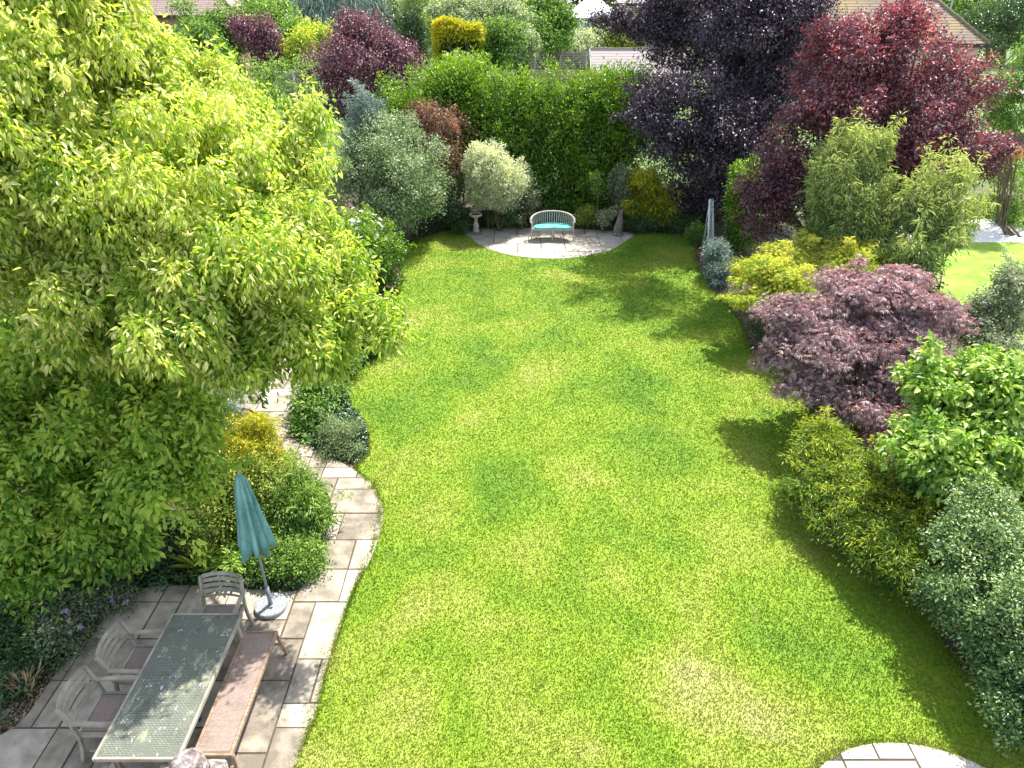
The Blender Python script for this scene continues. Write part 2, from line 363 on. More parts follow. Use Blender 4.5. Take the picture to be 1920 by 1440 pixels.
def grass_nodes(n, l, extra=None):
    tc = n.new('ShaderNodeTexCoord')
    a = n.new('ShaderNodeTexNoise'); a.inputs['Scale'].default_value = .6; a.inputs['Detail'].default_value = 3; a.inputs['Roughness'].default_value = .5; a.inputs['Distortion'].default_value = .5
    l.new(tc.outputs['Object'], a.inputs[0])
    c = n.new('ShaderNodeTexNoise'); c.inputs['Scale'].default_value = 5; c.inputs['Detail'].default_value = 4; l.new(tc.outputs['Object'], c.inputs[0])
    m1 = n.new('ShaderNodeMath'); m1.operation = 'MULTIPLY_ADD'; m1.inputs[1].default_value = .07; l.new(c.outputs[0], m1.inputs[0]); l.new(a.outputs[0], m1.inputs[2])
    # drier, thinner turf towards the house (near end)
    sx = n.new('ShaderNodeSeparateXYZ'); l.new(tc.outputs['Object'], sx.inputs[0])
    mr = n.new('ShaderNodeMapRange'); mr.inputs[1].default_value = 12; mr.inputs[2].default_value = 4; mr.inputs[3].default_value = -.03; mr.inputs[4].default_value = .075
    l.new(sx.outputs[1], mr.inputs[0])
    m2 = n.new('ShaderNodeMath'); m2.operation = 'ADD'; l.new(m1.outputs[0], m2.inputs[0]); l.new(mr.outputs[0], m2.inputs[1])
    m3 = m2
    if extra:
        at_ = n.new('ShaderNodeAttribute'); at_.attribute_name = 'tone'
        m3 = n.new('ShaderNodeMath'); m3.operation = 'MULTIPLY_ADD'; m3.inputs[1].default_value = extra; l.new(at_.outputs['Fac'], m3.inputs[0]); l.new(m2.outputs[0], m3.inputs[2])
    return m3
GC = [(.10, .205, .007), (.145, .255, .009), (.20, .295, .013), (.27, .325, .04), (.36, .35, .12)]
gmat, n, l, b = new_mat('lawn_turf'); s_ = grass_nodes(n, l); r = n.new('ShaderNodeValToRGB'); setramp(r, [(x * .9, y * .92, z * .9) for x, y, z in GC], [.28, .43, .56, .68, .82])
l.new(s_.outputs[0], r.inputs[0]); l.new(r.outputs[0], b.inputs['Base Color']); b.inputs['Roughness'].default_value = .9
bmat, n, l, b = new_mat('grass_blade'); s_ = grass_nodes(n, l, .09); r = n.new('ShaderNodeValToRGB'); setramp(r, GC, [.30, .46, .60, .73, .88])
l.new(s_.outputs[0], r.inputs[0]); l.new(r.outputs[0], b.inputs['Base Color']); b.inputs['Roughness'].default_value = .6
t_ = n.new('ShaderNodeBsdfTranslucent'); l.new(r.outputs[0], t_.inputs[0]); mx = n.new('ShaderNodeMixShader'); mx.inputs[0].default_value = .4
l.new(b.outputs[0], mx.inputs[1]); l.new(t_.outputs[0], mx.inputs[2]); l.new(mx.outputs[0], n['Material Output'].inputs[0])

bm = bmesh.new(); slab_mesh(bm, LAWN, -.02, .022); bmesh.ops.recalc_face_normals(bm, faces=bm.faces)
me = bpy.data.meshes.new('lawn'); bm.to_mesh(me); bm.free(); meta(link('lawn', me, gmat), kind='structure')

# slabs
stone = noisemat('sandstone', [(.17, .145, .11), (.31, .265, .205), (.45, .395, .315)], 3.4, .85, .5, tone=.32, bscale=30, dist=.006)
pale = noisemat('pale_sandstone', [(.27, .24, .195), (.40, .36, .30), (.50, .45, .38)], 2.3, .85, .3, tone=.22, bscale=30, dist=.006)
joint = noisemat('paving_joint', [(.06, .052, .038), (.12, .10, .07)], 14, .95)
def ashlar(x0, y0, x1, y1, uy=.31, seed=3):
    rd = random.Random(seed); nx = int((x1 - x0) / uy) + 1; ny = int((y1 - y0) / uy) + 1
    used = set(); out = []
    for j in range(ny):
        for i in range(nx):
            if (i, j) in used: continue
            opts = [(2, 2), (3, 2), (2, 2), (2, 1), (1, 2), (3, 2), (2, 3)]; rd.shuffle(opts); opts.append((1, 1))
            for a, b_ in opts:
                cells = [(i + p, j + q) for p in range(a) for q in range(b_)]
                if all(c not in used for c in cells): used.update(cells); out.append((x0 + i * uy, y0 + j * uy, x0 + (i + a) * uy, y0 + (j + b_) * uy)); break
    return out
def clip(poly, rect):
    x0, y0, x1, y1 = rect
    for ax, val, sg in ((0, x0, 1), (0, x1, -1), (1, y0, 1), (1, y1, -1)):
        out = []; n = len(poly)
        for i in range(n):
            p, q = poly[i], poly[(i + 1) % n]; a = (p[ax] - val) * sg; b_ = (q[ax] - val) * sg
            if a >= 0: out.append(p)
            if (a >= 0) != (b_ >= 0): t = a / (a - b_); out.append(p + (q - p) * t)
        poly = out
        if len(poly) < 3: return []
    return poly
def paving(name, poly, mat, seed, uy=.31, gap=.012):
    poly = np.array(poly); x0, y0 = poly.min(0) - .1; x1, y1 = poly.max(0) + .1; rd = random.Random(seed)
    bm = bmesh.new(); lay = bm.verts.layers.float.new('tone')
    for (a, b_, c, d) in ashlar(x0, y0, x1, y1, uy, seed):
        g = [gap * rd.uniform(.6, 1.4) for _ in range(4)]
        p = clip(list(poly), (a + g[0], b_ + g[1], c - g[2], d - g[3]))
        if len(p) < 3 or abs(area(p)) < .006: continue
        q = [p[0]]
        for v in p[1:]:
            if np.linalg.norm(v - q[-1]) > 1e-4: q.append(v)
        if np.linalg.norm(q[0] - q[-1]) < 1e-4: q.pop()
        slab_mesh(bm, q, .012, .030 + rd.uniform(0, .005), lay, rd.random())
    bmesh.ops.recalc_face_normals(bm, faces=bm.faces)
    me = bpy.data.meshes.new(name); bm.to_mesh(me); bm.free(); o = meta(link(name, me, mat), kind='structure')
    bm = bmesh.new(); slab_mesh(bm, poly, -.01, .0245); bmesh.ops.recalc_face_normals(bm, faces=bm.faces)
    me = bpy.data.meshes.new('joints'); bm.to_mesh(me); bm.free(); link('joints', me, joint, o)
paving('path', PATH, stone, 5)
paving('patio', PATIO, pale, 8, .4)
paving('patio', NPAT, pale, 4, .4)

# grass blades
def grass():
    n = 1100000
    u = rng.random(n); Y = 1.6 + (24.3 - 1.6) * u ** 1.35
    x = rng.uniform(-1, 1, n) * (Y * .62 + 3.0); P = np.stack([x, Y], 1)
    ok = inside(P, LAWN) & ~inside(P, PATH) & ~inside(P, PATIO) & ~inside(P, NPAT); P = P[ok]; n = len(P)
    tone = rng.random(n)
    # worn pale lines of a ball-game pitch
    for (a, b_) in (((1188, 840), (1194, 950)), ((1185, 806), (1320, 812)), ((830, 664), (884, 682)), ((905, 690), (1035, 560)), ((1100, 575), (985, 640)), ((1240, 960), (1330, 964)), ((1085, 1060), (1105, 1120)), ((1405, 1130), (1425, 1190)), ((765, 750), (790, 700)), ((780, 600), (880, 600)), ((885, 530), (925, 560))):
        A, B = gp(*a)[:2], gp(*b_)[:2]; d = B - A; L = np.linalg.norm(d); d /= L
        s = (P - A) @ d; e = np.abs((P - A) @ np.array([-d[1], d[0]])); k = (s > 0) & (s < L) & (e < .03 + .01 * np.sin(s * 9)); tone[k] += 4.5
    # longer straggling, drier rim where the turf meets paving and borders
    m_ = 26000; k = rng.integers(0, len(LAWN), m_); f = rng.random((m_, 1)); E_ = LAWN[k] * (1 - f) + np.roll(LAWN, -1, 0)[k] * f
    E_ = E_ + rng.normal(size=(m_, 2)) * (.02 + .05 * (np.sin(E_[:, :1] * 7) * np.sin(E_[:, 1:] * 9) > .2)); P = np.concatenate([P, E_])
    a = rng.uniform(0, 6.283, 5000); P = np.concatenate([P, np.stack([nc[0] + (NR * 1.25 + .03) * np.cos(a), nc[1] - .78 + (NR + .03) * np.sin(a)], 1) + rng.normal(size=(5000, 2)) * .04])
    tone = np.concatenate([tone, rng.random(m_) + .25, rng.random(5000) + .9]); n = len(P)
    h = rng.uniform(.015, .032, n); h[-m_ - 5000:] *= 1.3; wd = rng.uniform(.003, .006, n) * (1 + P[:, 1] / 9)
    a = rng.uniform(0, 6.283, n); le = rng.uniform(.2, 1.1, n) * h
    base = np.stack([P[:, 0], P[:, 1], np.full(n, .02)], 1); s = np.stack([np.cos(a), np.sin(a), 0 * a], 1) * wd[:, None]
    b2 = a + rng.uniform(.6, 2.5, n); tip = base + np.stack([np.cos(b2) * le, np.sin(b2) * le, h], 1)
    V = np.stack([base - s, base + s, tip], 1).reshape(-1, 3)
    me = np_mesh('grass', V, np.arange(3 * n).reshape(-1, 3), np.repeat(tone, 3)); meta(link('grass', me, bmat), 'short bright green mown grass over the whole lawn', 'grass', kind='stuff')
grass()

# neighbour's lawn and terrace beyond the right-hand border
nl = noisemat('neighbour_turf', [(.10, .24, .015), (.2, .33, .03), (.3, .36, .08)], 1.2, .9)
def sheet(name, pts, z, mat):
    V = np.array([[p[0], p[1], z] for p in pts]); me = np_mesh(name, V, np.arange(len(V))[None]); return meta(link(name, me, mat), kind='structure')
sheet('grass_field', [(11.5, 14), (40, 14), (40, 22.6), (11.5, 22.6)], .008, nl)
wc = noisemat('white_concrete', [(.62, .6, .56), (.74, .72, .68)], 1.5, .8)
sheet('terrace', [(13, 22.6), (40, 22.6), (40, 25.4), (13, 25.4)], .012, wc)
sheet('road', [(34, 62), (70, 62), (70, 66), (34, 66)], .012, wc)

# ================================================================== PLANTS
# --- the big yellow-green tree on the left
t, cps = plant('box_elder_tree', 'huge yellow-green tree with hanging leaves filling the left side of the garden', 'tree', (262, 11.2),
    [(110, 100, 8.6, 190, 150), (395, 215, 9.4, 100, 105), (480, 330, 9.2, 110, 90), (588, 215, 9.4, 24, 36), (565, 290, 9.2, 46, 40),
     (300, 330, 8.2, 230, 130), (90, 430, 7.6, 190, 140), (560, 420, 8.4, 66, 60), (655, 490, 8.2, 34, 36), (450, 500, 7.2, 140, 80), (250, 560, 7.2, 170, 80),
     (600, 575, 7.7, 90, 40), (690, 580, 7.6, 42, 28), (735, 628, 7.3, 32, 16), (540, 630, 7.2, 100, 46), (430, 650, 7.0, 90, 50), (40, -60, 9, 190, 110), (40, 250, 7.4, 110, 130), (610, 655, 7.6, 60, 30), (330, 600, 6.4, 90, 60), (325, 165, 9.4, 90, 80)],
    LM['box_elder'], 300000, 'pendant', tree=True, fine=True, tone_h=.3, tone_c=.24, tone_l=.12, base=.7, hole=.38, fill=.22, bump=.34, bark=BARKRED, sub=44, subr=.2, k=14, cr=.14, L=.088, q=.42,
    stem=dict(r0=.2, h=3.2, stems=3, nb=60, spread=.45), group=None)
plant('box_elder_sapling', 'green broad-leaved tree low at left edge, drooping branches above the purple-flowered shrub', 'tree', (110, 8.4),
    [(140, 760, 7.8, 200, 110), (330, 790, 6.9, 70, 60), (300, 890, 6.6, 90, 50), (90, 920, 6.9, 110, 100), (60, 1040, 6.6, 90, 70), (200, 1000, 6.9, 80, 60), (30, 820, 7.5, 100, 100)],
    LM['low_green'], 52000, 'pendant', tree=True, fine=True, L=.10, q=.5, droop=.6, tone_h=.5, tone_c=.26, base=.68, sub=30, subr=.25, bump=.32, fill=.35, bark=BARK, stem=dict(r0=.11, h=1.6, stems=3, nb=30, spread=.4))
plant('pear_like_tree', 'leafy green understorey tree in the shade behind the yellow tree', 'tree', (150, 12.8),
    [(130, 650, 11.8, 170, 80), (30, 600, 11.6, 100, 90), (300, 690, 12, 80, 50)],
    LM['low_green'], 14000, 'broad', tree=True, base=.4, L=.12, stem=dict(r0=.12, h=1.5, stems=2, nb=20))

# --- left border
S = dict
plant('ceanothus_shrub', 'blue-grey feathery shrub showing under the yellow tree beside the golden conifer', 'shrub', (400, 10.6), [(395, 800, 10.0, 45, 80), (410, 730, 10.4, 55, 40), (345, 760, 10.3, 60, 60)], LM['silver'], 12000, 'fine', base=.45)
plant('golden_cypress', 'small golden-yellow conifer beside the paved path', 'conifer', (492, 9.8), [(478, 830, 9.5, 50, 54), (505, 862, 9.5, 45, 34), (470, 800, 9.6, 30, 30), (440, 850, 9.4, 40, 50)], LM['gold'], 26000, 'fine', L=.06, base=.62)
plant('euonymus_shrub', 'green and gold mottled shrub behind the closed parasol', 'shrub', (450, 8.4), [(450, 960, 8.2, 90, 76), (500, 920, 8.4, 55, 56), (405, 1010, 7.9, 60, 60), (520, 985, 8.0, 50, 70), (400, 900, 8.6, 50, 60)], LM['euon'], 38000, 'small', base=.45, tone_h=.5)
plant('spirea_shrub', 'light green spiky shrub spilling onto the middle of the path', 'shrub', (585, 8.3), [(570, 935, 8.2, 44, 44), (545, 975, 8.0, 42, 44), (585, 965, 8.1, 30, 30)], LM['green'], 22000, 'fine', base=.8)
plant('hebe_shrub', 'low bright green mounded shrub right of the parasol pole', 'shrub', (552, 7.4), [(545, 1050, 7.35, 50, 40), (572, 1035, 7.45, 26, 28), (510, 1060, 7.3, 34, 34)], LM['green'], 22000, 'small', base=.72, L=.045)
plant('laurel_seedling', 'small glossy bright green plant left of the parasol pole', 'shrub', (440, 7.5), [(440, 1062, 7.4, 34, 26), (418, 1050, 7.5, 20, 18)], LM['bright'], 2200, 'fine', L=.12, q=.3, fine=True, base=.5)
plant('iris_plant', 'strappy clump of arching leaves behind the head chair', 'plant', (372, 7.35), [(372, 1078, 7.35, 16, 10)], LM['euon'], 160, 'strap', base=.6, L=.42, q=.07, fine=True, stem=dict(r0=.02, h=.08, stems=1, nb=2))
plant('rock_rose', 'grey-green shrub with lilac flowers at the left edge of the patio', 'shrub', (140, 6.5), [(150, 1150, 6.5, 76, 46), (110, 1200, 6.1, 44, 44), (215, 1125, 6.8, 30, 28), (170, 1110, 6.8, 60, 26)], LM['grey'], 17000, 'small', base=.2, L=.05, fine=False)
plant('fuchsia_shrub', 'dark shrub with dusty pink flowers in deep shade under the tree', 'shrub', (260, 7.9), [(270, 1010, 7.8, 75, 36), (210, 1050, 7.3, 60, 26), (310, 1060, 7.3, 60, 26)], LM['dark'], 13000, 'small', base=.55)
def flowers(parent, blobs, n, mat, size=.045, L=5):
    B = px_blobs(blobs); p, u, rho, k = clumps(B, n, .02, .15); p = p + u * .05
    P = np.repeat(p, L, 0); a = np.tile(np.arange(L) / L * 6.283, len(p)); U = unit(np.repeat(u, L, 0) + [0, 0, .8])
    A = unit(np.cross(U, [[.3, .9, .1]])); Bv = np.cross(U, A); D = A * np.cos(a)[:, None] + Bv * np.sin(a)[:, None] + U * .35
    V, Fc, T = make_leaves(P, D, U, np.full(len(P), size), np.full(len(P), size * .75), rng.random(len(P)))
    link('flowers', np_mesh('flowers', V - np.array(parent.location), Fc, T), mat, parent)['kind'] = 'stuff'
byname = lambda nm: next(o for o in C.objects if o.name == nm)
flowers(byname('rock_rose'), [(150, 1140, 6.5, 80, 50), (215, 1125, 6.8, 36, 28)], 24, LM['lilac'])
flowers(byname('fuchsia_shrub'), [(270, 1010, 7.75, 76, 34)], 60, LM['pinkflower'], .03)
plant('fern_plant', 'bright green fern in the lower left bed', 'fern', (60, 5.9), [(62, 1215, 5.9, 26, 16)], LM['bright'], 1500, 'fine', L=.12, base=.3)
plant('dry_grass_clump', 'straw-coloured dry grass clump at the left patio edge', 'plant', (45, 5.2), [(45, 1300, 5.3, 26, 12)], noisemat('straw', [(.3, .22, .1), (.5, .4, .22)], 5), 120, 'strap', L=.24, q=.03, base=.5, fine=True, stem=dict(r0=.008, h=.05, stems=1, nb=2))
plant('geranium_plant', 'low dark leafy plant at the bottom left corner bed', 'plant', (20, 5.6), [(15, 1200, 6.2, 60, 46), (10, 1290, 5.4, 26, 30), (70, 1240, 5.8, 40, 24)], LM['dark'], 7000, 'small', base=.75, L=.06)
# --- island bed between path and lawn
plant('hydrangea_shrub', 'dark green leafy shrub at the path bend between path and lawn', 'shrub', (585, 11.3), [(592, 770, 11.5, 36, 44), (600, 735, 12, 40, 30), (578, 805, 11.1, 24, 18)], LM['green'], 9000, 'broad', L=.08, base=.45)
plant('cotton_lavender', 'pale silvery wispy shrub at the lawn edge beside the path', 'shrub', (645, 10.5), [(645, 815, 10.6, 36, 34), (660, 850, 10.3, 24, 18), (625, 850, 10.3, 22, 14)], LM['pale'], 9000, 'fine', L=.06, q=.2, base=.35)
plant('white_rose_bush', 'white-flowering rose bush under the right tips of the yellow tree', 'shrub', (610, 13), [(610, 690, 12.8, 40, 30), (640, 665, 13.3, 34, 24)], LM['green'], 6000, 'broad', L=.07, base=.55)
flowers(byname('white_rose_bush'), [(605, 690, 12.7, 44, 32)], 60, LM['blossom'], .05)
plant('peony_bush', 'mid green bush below the overhanging branch at the lawn edge', 'shrub', (680, 14), [(680, 640, 14.2, 46, 26), (710, 610, 15, 38, 26)], LM['green'], 7000, 'broad', L=.08, base=.5)
plant('lavender_plant', 'grey-mauve lavender tuft at the left lawn edge', 'lavender', (738, 16.3), [(738, 598, 16.2, 22, 16)], LM['grey'], 2500, 'fine', L=.08, q=.12, base=.2)
plant('camellia_shrub', 'rounded dark glossy shrub with a few white blooms left of the lawn', 'shrub', (700, 18.6), [(702, 470, 18.6, 50, 60), (690, 430, 19.2, 42, 34), (712, 510, 18.2, 38, 34), (655, 440, 19.5, 40, 36)], LM['laurel'], 20000, 'small', L=.07, base=.5, tone_h=.7)
flowers(byname('camellia_shrub'), [(682, 425, 19, 44, 32)], 45, LM['blossom'], .07)
plant('juniper_bush', 'dark low bush behind the white-bloomed camellia', 'shrub', (600, 20), [(610, 500, 19.5, 60, 50), (600, 400, 21, 50, 50)], LM['dark'], 9000, 'small', base=.6)
plant('philadelphus_shrub', 'leafy green shrub between the yellow tree and the grey-green tree', 'shrub', (590, 22), [(560, 290, 22, 60, 50), (520, 180, 24, 80, 70), (590, 380, 21.5, 46, 60), (620, 420, 21.5, 40, 40)], LM['green'], 17000, 'broad', L=.09, base=.62)
# --- back left
plant('silver_pear_tree', 'airy grey-green tree with whitish leaves left of the bird bath', 'tree', (725, 22.8),
    [(735, 330, 22.5, 100, 70), (712, 272, 23, 50, 45), (790, 310, 22.5, 48, 60), (670, 330, 22.5, 50, 60), (760, 390, 22.2, 70, 40), (750, 240, 23.2, 40, 24)], LM['pear'], 42000, 'small', tree=True, L=.085, q=.45, cr=.2, base=.45, bump=.3, tone_c=.3, fill=.3, stem=S(r0=.1, h=1.0, stems=4, nb=60, spread=.35), bark=TWIG)
plant('silver_willow_bush', 'feathery silver-grey bush top rising above the grey-green tree', 'tree', (685, 24), [(690, 225, 23.6, 36, 40), (668, 255, 23.6, 30, 36), (682, 195, 23.6, 14, 28)], LM['silver'], 11000, 'fine', tree=True, L=.1, base=.5, stem=S(r0=.06, h=2, stems=2, nb=12))
plant('photinia_shrub', 'shrub with russet-red young growth left of the laurel hedge', 'shrub', (820, 24.6), [(815, 240, 24.8, 62, 38), (835, 290, 24.5, 40, 45), (800, 215, 25, 40, 20)], LM['photinia'], 13000, 'broad', L=.1, base=.6, q=.35)
plant('viburnum_shrub', 'dark green shrub in shadow behind the bird bath', 'shrub', (835, 24.3), [(835, 370, 24.2, 50, 44), (790, 400, 24, 50, 30), (850, 320, 24.8, 30, 40)], LM['dark'], 12000, 'small', L=.07, base=.6)
plant('variegated_holly', 'rounded cream-variegated shrub behind the bird bath', 'shrub', (928, 24.0), [(928, 325, 24.0, 50, 54), (912, 300, 24.0, 34, 32), (945, 350, 24.0, 38, 36), (930, 362, 24, 46, 26), (900, 345, 23.9, 26, 40)], LM['variegated'], 56000, 'small', sub=24, subr=.5, shoot=.1, hole=.03, L=.075, q=.45, cr=.12, base=.85, tone_h=.6, bump=.12, fill=.2)
plant('myrtle_bush', 'small wispy grey bush right of the cream-variegated shrub', 'shrub', (995, 24.2), [(992, 365, 24.2, 22, 34), (985, 335, 24.3, 12, 18)], LM['grey'], 3000, 'small', L=.06, base=.3)
# --- laurel hedge
hb = [(780, 210, 26.5, 60, 75), (850, 215, 26.8, 60, 80), (925, 215, 26.8, 60, 70), (995, 232, 26.8, 58, 76), (1065, 234, 26.6, 58, 84), (1130, 230, 26.6, 60, 80), (1190, 230, 26.4, 50, 80),
      (950, 330, 26, 60, 60), (1010, 340, 26, 50, 60), (1085, 340, 25.9, 55, 60), (1150, 340, 25.9, 55, 60), (880, 300, 26.2, 40, 60), (1030, 390, 25.6, 44, 30), (1085, 395, 25.6, 50, 26), (870, 150, 27.2, 60, 24), (1150, 165, 27, 50, 26)]
plant('laurel_hedge', 'tall dense bright green laurel hedge across the back behind the curved bench', 'hedge', (1000, 26.9), hb, LM['laurel'], 120000, 'broad', sub=60, subr=.44, hole=.0, shootn=.2, shoot=.4, L=.13, q=.36, cr=.22, droop=-.35, flat=1.2, base=.5, tone_h=.45, fill=.4, bump=.16, stem=S(r0=.07, h=1.5, stems=12, nb=60, spread=(2.2, .15, 0)))
plant('hazel_bush', 'lime-green loose bush poking above the hedge under the gold-topped conifer', 'shrub', (865, 28.6), [(865, 150, 28.2, 50, 36), (850, 125, 28.5, 24, 16)], LM['bright'], 9000, 'broad', L=.1, base=.6)
plant('buddleia_bush', 'small silvery bush poking above the hedge below the trimmed shrubs', 'shrub', (930, 28.4), [(930, 150, 28.2, 20, 18)], LM['silver'], 2500, 'fine', base=.4)
plant('standard_rose', 'thin-stemmed standard rose in the bed between bench and stone ornament', 'rose', (1121, 24.3), [(1120, 350, 24.3, 12, 12), (1118, 330, 24.3, 8, 8)], LM['green'], 500, 'broad', L=.08, base=.7, stem=S(r0=.018, h=1.1, stems=1, nb=5), bark=TWIG)
plant('aucuba_shrub', 'yellow-spotted glossy shrub right of the stone ornament', 'shrub', (1215, 24.6), [(1210, 345, 24.5, 34, 26), (1235, 385, 24.3, 34, 30), (1196, 385, 24.3, 30, 30)], LM['gold'], 9000, 'broad', L=.12, q=.4, base=.42, tone_c=.3)
plant('elaeagnus_shrub', 'grey-leaved bush beside the yellow-spotted shrub behind the stone ornament', 'shrub', (1163, 24.6), [(1163, 340, 24.7, 20, 28), (1160, 375, 24.5, 22, 26)], LM['grey'], 5000, 'small', L=.07, base=.3)
for i, (px, py, Y, rx, rz, mk, lab) in enumerate([
    (860, 415, 23.6, 30, 14, 'dark', 'low dark plant at the back patio edge left of the bird bath'),
    (950, 405, 23.8, 34, 16, 'dark', 'low dark green plant between bird bath and curved bench'),
    (1095, 405, 23.9, 18, 16, 'euon', 'low green plant with reddish tips just right of the curved bench'),
    (1135, 408, 23.8, 18, 10, 'grey', 'low grey-green mound between the rose and the stone ornament'),
    (1200, 420, 23.7, 30, 10, 'dark', 'low dark leafy plant right behind the stone ornament'),
    (1265, 420, 23.8, 30, 22, 'dark', 'dark bush in the shade below the copper beech'),
    (1305, 435, 22.4, 16, 16, 'green', 'small green shrub left of the white goal frame')]):
    plant('border_plant', lab, 'plant', (px, Y), [(px, py, Y, rx, rz)], LM[mk], 2600, 'small', base=.55, L=.06, stem=S(r0=.012, h=.15, stems=3, nb=5))
# --- copper beech
plant('copper_beech', 'towering dark purple-black copper beech right of the bench', 'tree', (1400, 27.5),
    [(1390, 60, 27, 150, 110), (1280, 60, 29.5, 90, 60), (1225, 50, 29.5, 54, 34), (1480, 80, 27, 100, 100), (1240, 190, 22.6, 70, 60), (1330, 200, 23.4, 90, 80), (1430, 200, 26, 110, 90), (1380, 285, 22.6, 75, 46), (1310, 280, 22.8, 60, 40),
     (1250, 260, 22.6, 60, 44), (1370, 340, 23.4, 60, 50), (1440, 310, 24.5, 70, 60), (1150, 30, 29.5, 40, 26), (1400, -70, 27.5, 170, 70), (1400, -170, 22.5, 110, 80), (1530, -170, 21.5, 110, 80), (1400, 30, 25, 90, 70), (1470, 10, 25.5, 80, 60), (1380, -140, 28.5, 120, 80), (1480, -130, 27.5, 120, 80), (1260, -40, 29.5, 80, 60), (1300, 350, 24.6, 50, 40)],  # the two nearest blobs, above the view, are added to shade the lawn
    LM['copper'], 210000, 'broad', tree=True, L=.105, q=.6, cr=.26, droop=.5, base=.3, tone_h=.3, tone_c=.22, tone_l=.28, fill=.35, bump=.3, stem=S(r0=.26, h=3.5, stems=1, nb=40))
plant('dark_fill_bush', 'dark bush added to darken the bright gap under the copper beech', 'shrub', (1290, 27), [(1255, 320, 26.8, 60, 64), (1330, 340, 26.8, 60, 60), (1310, 400, 25, 50, 30), (1400, 350, 26.5, 60, 60)], LM['dark'], 16000, 'broad', base=.6)  # added dark filler standing in for the gloom under the beech
# --- right border far to near
plant('privet_bush', 'mid green upright bush behind the white goal frame', 'shrub', (1378, 20.6), [(1392, 380, 20.6, 36, 66), (1410, 340, 20.8, 40, 40), (1386, 440, 20.5, 30, 36)], LM['laurel'], 16000, 'small', shoot=.15, L=.08, base=.55)
plant('red_plum_tree', 'reddish-purple plum tree with scarlet shoots in front of the tiled house', 'tree', (1610, 18.8),
    [(1580, 150, 18.6, 90, 90), (1680, 110, 18.8, 90, 80), (1640, 210, 18.4, 130, 60), (1760, 180, 18.6, 80, 70), (1540, 220, 18.2, 70, 60), (1780, 250, 18.3, 80, 50), (1700, 290, 18.2, 110, 40), (1480, 300, 18, 60, 40), (1440, 390, 17.8, 50, 44), (1470, 350, 17.8, 60, 50), (1410, 360, 17.8, 40, 14), (1860, 160, 18.5, 34, 22), (1870, 270, 18.5, 40, 12), (1830, 300, 18.3, 50, 26), (1690, 340, 18.0, 60, 40), (1700, 40, 19, 60, 30), (1560, 70, 18.7, 50, 30)],
    LM['plum'], 80000, 'broad', tree=True, dy=.4, L=.1, q=.5, cr=.2, droop=.1, base=.5, tone_h=.45, tone_c=.2, tone_l=.2, fill=.3, bump=.42, stem=S(r0=.15, h=1.8, stems=3, nb=60, spread=.3))
plant('bamboo_clump', 'tall airy bamboo with pale tips in front of the plum tree', 'bamboo', (1600, 16.8), [(1590, 345, 16.6, 60, 60), (1585, 290, 16.8, 40, 34), (1645, 275, 16.8, 20, 28), (1580, 415, 16.4, 60, 46)], LM['bamboo'], 32000, 'bamboo', dy=.2, sub=30, subr=.3, shoot=.6, shootn=.3, shootup=1.6, base=.5, tone_h=.6, bump=.35, stem=S(r0=.02, h=2.2, stems=14, nb=20, spread=.4), bark=leafmat('cane', [(.2, .22, .06), (.4, .36, .14)], 0))
plant('bamboo_clump', 'shorter spreading bamboo at right beside the white terrace', 'bamboo', (1740, 15.2), [(1745, 430, 15.4, 56, 44), (1735, 375, 15.6, 46, 30), (1785, 350, 15.6, 26, 36), (1715, 480, 14.8, 46, 36), (1785, 420, 15.6, 34, 34)], LM['bamboo'], 15000, 'bamboo', base=.55, tone_h=.6, bump=.5, sub=26, subr=.3, shoot=.8, shootn=.3, shootup=1.5, stem=S(r0=.018, h=1.6, stems=10, nb=18, spread=.45), bark=TWIG)
plant('golden_maple', 'layered yellow-green Japanese maple right of the lawn', 'maple', (1480, 15.8), [(1440, 510, 15.9, 74, 34), (1520, 480, 16.4, 80, 34), (1590, 480, 16.2, 56, 30), (1420, 550, 15.2, 54, 30), (1500, 530, 15.4, 70, 30), (1600, 510, 15.6, 50, 26)], LM['goldmaple'], 30000, 'palm', base=.65, sub=16, subr=.36, subflat=.5, shootup=.1, L=.08, bump=.25, cr=.18, dy=-.7, stem=S(r0=.05, h=.6, stems=3, nb=24))
plant('sea_buckthorn', 'silver-blue leaved shrub at the foot of the white goal frame', 'shrub', (1352, 19.2), [(1352, 478, 19.2, 28, 28), (1352, 515, 18.6, 22, 26)], LM['silver'], 7000, 'small', L=.08, q=.3, base=.45)
plant('purple_maple', 'broad dome of mauve-purple Japanese maple on the right border', 'maple', (1625, 12.4),
    [(1500, 600, 12.6, 76, 48), (1600, 560, 13.2, 100, 50), (1700, 590, 12.9, 90, 60), (1690, 520, 13.8, 50, 26), (1580, 650, 12, 100, 40), (1690, 670, 12, 80, 40), (1530, 720, 11.5, 46, 16), (1620, 760, 11.3, 84, 50), (1660, 820, 10.7, 52, 34), (1470, 650, 12.4, 50, 40), (1760, 600, 13, 50, 50), (1720, 760, 11.4, 40, 60)],
    LM['maple'], 40000, 'palm', dy=-1.0, base=.8, sub=20, subr=.36, subflat=.45, hole=.2, shoot=.35, shootup=.1, L=.095, cr=.2, tone_h=.3, bump=.25, fill=.3, stem=S(r0=.07, h=.7, stems=3, nb=40))
plant('osmanthus_shrub', 'dark green low shrub in the shade beneath the purple maple', 'shrub', (1545, 11.9), [(1560, 740, 11.9, 50, 40), (1480, 690, 12.9, 40, 24), (1430, 620, 14.8, 30, 22), (1600, 800, 11.2, 50, 30)], LM['dark'], 9000, 'small', base=.6)
